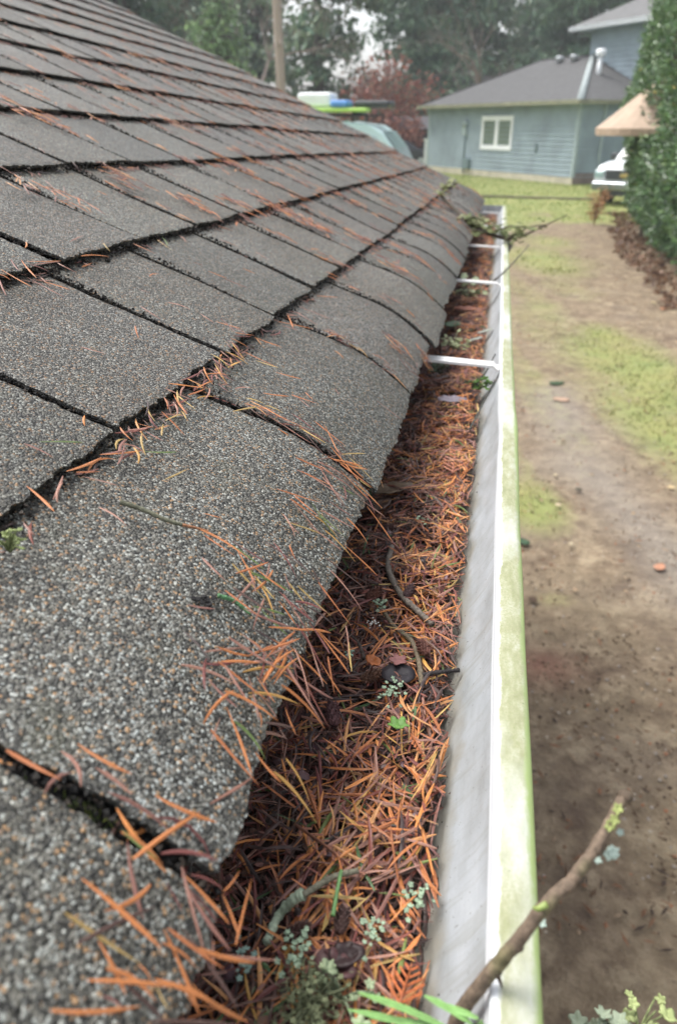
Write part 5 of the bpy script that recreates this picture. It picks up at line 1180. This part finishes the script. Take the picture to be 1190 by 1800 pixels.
# laurel hedge
r = random.Random(77); lm = MB(); tm = MB()
LC = [(.05, .11, .032), (.075, .155, .05), (.11, .20, .07), (.035, .075, .03), (.16, .25, .09), (.13, .22, .11)]
M['laurel'] = vcol('glossy_laurel', .34, 40, .15, 0, .001, .15, .6)
def hface(y, z):
    return 2.58+(.50+.34*max(0, min(1, (2.0-z)/.6)))*min(1, max(0, (y-17)/7))+.085*max(0, z-1.6)+.34*math.exp(-((z-.1)/.4)**2)*1.0+.32*nz(y*.7, z*.9, 4)+.16*nz(y*2, z*2.2, 9)
hb = thing('hedge', 'tall dark green laurel hedge along the right edge of the yard', 'hedge', (4.0, 17, 0))
n = 0
while n < 44000:
    y = r.uniform(11.8, 24.6); z = .12+r.random()*5.3; dpt = abs(r.gauss(0, .30))
    xf = hface(y, z)
    dens = nz(y*2.6, z*2.6, 2.2)+.5*nz(y*6, z*6, 7)
    if dens < -.10 and dpt < .55: continue
    front = y < 12.6
    x = xf+dpt if r.random() < .82 else r.uniform(xf, xf+2.5)
    if x > xf+2.5: continue
    n += 1; L = r.uniform(.075, .13); a = r.gauss(math.pi, 1.1); pit = r.gauss(.1, .55); w = L*.42
    d = Vector((math.cos(a)*math.cos(pit), math.sin(a)*math.cos(pit), math.sin(pit))); up = Vector((r.gauss(-.3, .4), r.gauss(-.2, .4), 1)); s_ = d.cross(up)
    if s_.length < .1: continue
    s_.normalize(); k_ = s_.cross(d)*.12*L; p = Vector((x, y, z)); tone = r.uniform(.75, 1.3)*(1.25 if r.random() < .06 else 1); c = r.choice(LC); c = tuple(q*tone for q in c)
    if r.random() < .004: c = (.45, .33, .04)
    lm.add([p, p+d*L*.35+s_*w*.5+k_, p+d*L*.75+s_*w*.42+k_, p+d*L, p+d*L*.75-s_*w*.42+k_, p+d*L*.35-s_*w*.5+k_], [(0, 1, 2, 3), (0, 3, 4, 5)], c)
for _ in range(46):
    y = r.uniform(12, 24.4); x = hface(y, .3)+r.uniform(.5, 1.8); q = [Vector((x, y, -.1)), Vector((x+r.gauss(0, .15), y+r.gauss(0, .2), 1.6)), Vector((x+r.gauss(0, .3), y+r.gauss(0, .35), 3.4)), Vector((x+r.gauss(0, .4), y+r.gauss(0, .5), 4.9))]; tm.tube(q, [.045, .035, .025, .01], 6, (.09, .07, .055))
lm.build('foliage', M['laurel'], hb); tm.build('stems', M['twigbark'], hb, True)
# dead sapling in front of the truck
t0 = G(1043, 396); t = thing('dead_sapling', 'spindly sapling with withered tan leaves on the lawn before the pickup', 'shrub', tuple(t0)); r = random.Random(9); lm = MB(); tm = MB()
for k in range(7):
    a = r.uniform(0, 6.28); q = [t0, t0+Vector((math.cos(a)*.05, math.sin(a)*.05, .4)), t0+Vector((math.cos(a)*.2, math.sin(a)*.2, r.uniform(.6, .95)))]; tm.tube(q, [.012, .008, .004], 5, (.25, .14, .08))
    for _ in range(60): 
        u = r.uniform(.25, 1); leafcards(lm, [q[0].lerp(q[2], u)+Vector((r.gauss(0, .07), r.gauss(0, .07), r.gauss(0, .04)))], .07, [(.42, .22, .10), (.34, .20, .09), (.48, .28, .15)], r, .6, .6)
lm.build('foliage', M['leafv'], t); tm.build('stems', M['twigbark'], t, True)
# leaf litter under the hedge
r = random.Random(15); mb = MB()
for _ in range(2600):
    y = r.uniform(11, 24); x = hface(y, .1)-.35+abs(r.gauss(0, .5))-.25; L = r.uniform(.03, .07); a = r.uniform(0, 6.28)
    leafcards(mb, [Vector((x, y, .02+r.random()*.02))], L*1.6, [(.13, .07, .04), (.20, .11, .06), (.09, .05, .035), (.27, .16, .10)], r, -.2, .6)
o = mb.build('leaf_litter', M['leafv']); tag(o, 'brown dead leaves banked along the foot of the laurel hedge', 'leaf litter', kind='stuff')
# single fallen leaves lying on the yard
SP = [(985, 707, .15, (.50, .34, .24), 'large pale pinkish leaf flat on the bare drive'), (1158, 1003, .085, (.55, .28, .17), 'pale orange leaf on the silt streak at the right edge'), (1163, 546, .10, (.55, .26, .14), 'bright orange leaf at the foot of the laurel hedge'), (1178, 862, .05, (.58, .45, .25), 'cream yellow leaf at the right edge of the drive'), (1148, 535, .08, (.50, .42, .2), 'yellow leaf beside the bright orange one by the hedge'),
      (980, 893, .04, (.55, .45, .3), 'small cream leaf at the edge of the near green patch'), (975, 840, .03, (.5, .42, .27), 'small tan leaf above the near green patch'), (1002, 962, .03, (.5, .42, .28), 'small cream leaf below the near green patch'), (918, 958, .09, (.05, .10, .05), 'dark green fallen spray beside the gutter'), (978, 678, .16, (.05, .09, .04), 'dark green fir spray beside the large pale leaf'), (1015, 866, .05, (.07, .06, .04), 'dark damp leaf on the drive right of the near green patch'), (935, 1060, .05, (.10, .06, .035), 'dark brown clump of leaf by the moss below the dark green spray')]
for (px, py, L, col, lab) in SP:
    g0 = G(px, py); mb = MB(); a = r.uniform(0, 3.14); leaf_mesh(mb, g0+Vector((-math.cos(a)*L/2, -math.sin(a)*L/2, .022)), (math.cos(a), math.sin(a), 0), (0, 0, 1), L, OVAL if L > .05 else ROUND, col, .15, .002); o = mb.build('leaf', M['leafv'], None, True); recenter(o); tag(o, lab, 'leaf')
mb = MB(); leaf_mesh(mb, Vector((0, 0, 0)), (1, 0, 0), (0, 0, 1), .05, OVAL, (.34, .24, .14), .2, .001); lf = mb.mesh('leaf', M['leafv'], True)
for _ in range(46):
    y = 2+12*r.random()**1.3; x = r.uniform(.4, 1.0+y*.34); o = bpy.data.objects.new('leaf', lf); C.objects.link(o); o.location = (x, y, .024); o.rotation_euler = (r.gauss(0, .2), r.gauss(0, .2), r.uniform(0, 6.28)); s_ = r.uniform(.35, .9); o.scale = (s_,)*3
    tag(o, 'small tan fallen leaf lying on the bare soil of the drive', 'leaf', 'small tan leaves strewn over the drive')
# downspout elbow at the far end of the gutter
mb = MB(); mb.tube([Vector(N(.005, 3.70, -.335)), Vector(N(.045, 3.70, -.40)), Vector(N(-.02, 3.66, -.52)), Vector(N(-.38, 3.55, -.70)), Vector(N(-.40, 3.54, -1.0)), Vector((-.40, 3.54, .05))], .035, 12); mb.build('downspout', simple('dark_downspout', (.10, .09, .08), .6, .2), building, True)

# ------------------------------------------------------------------ the damp air
vm = bpy.data.materials.new('damp_air'); vm.use_nodes = True; vnt = vm.node_tree; vnt.nodes.clear()
pv = vnt.nodes.new('ShaderNodeVolumePrincipled'); pv.inputs['Color'].default_value = (.86, .90, .93, 1); pv.inputs['Density'].default_value = .0013
vo_ = vnt.nodes.new('ShaderNodeOutputMaterial'); vnt.links.new(pv.outputs[0], vo_.inputs['Volume'])
mb = MB(); mb.box((0, 50, 15), (320, 300, 34)); o = mb.build('haze', vm); tag(o, kind='stuff', label='thin damp air greying the far trees')
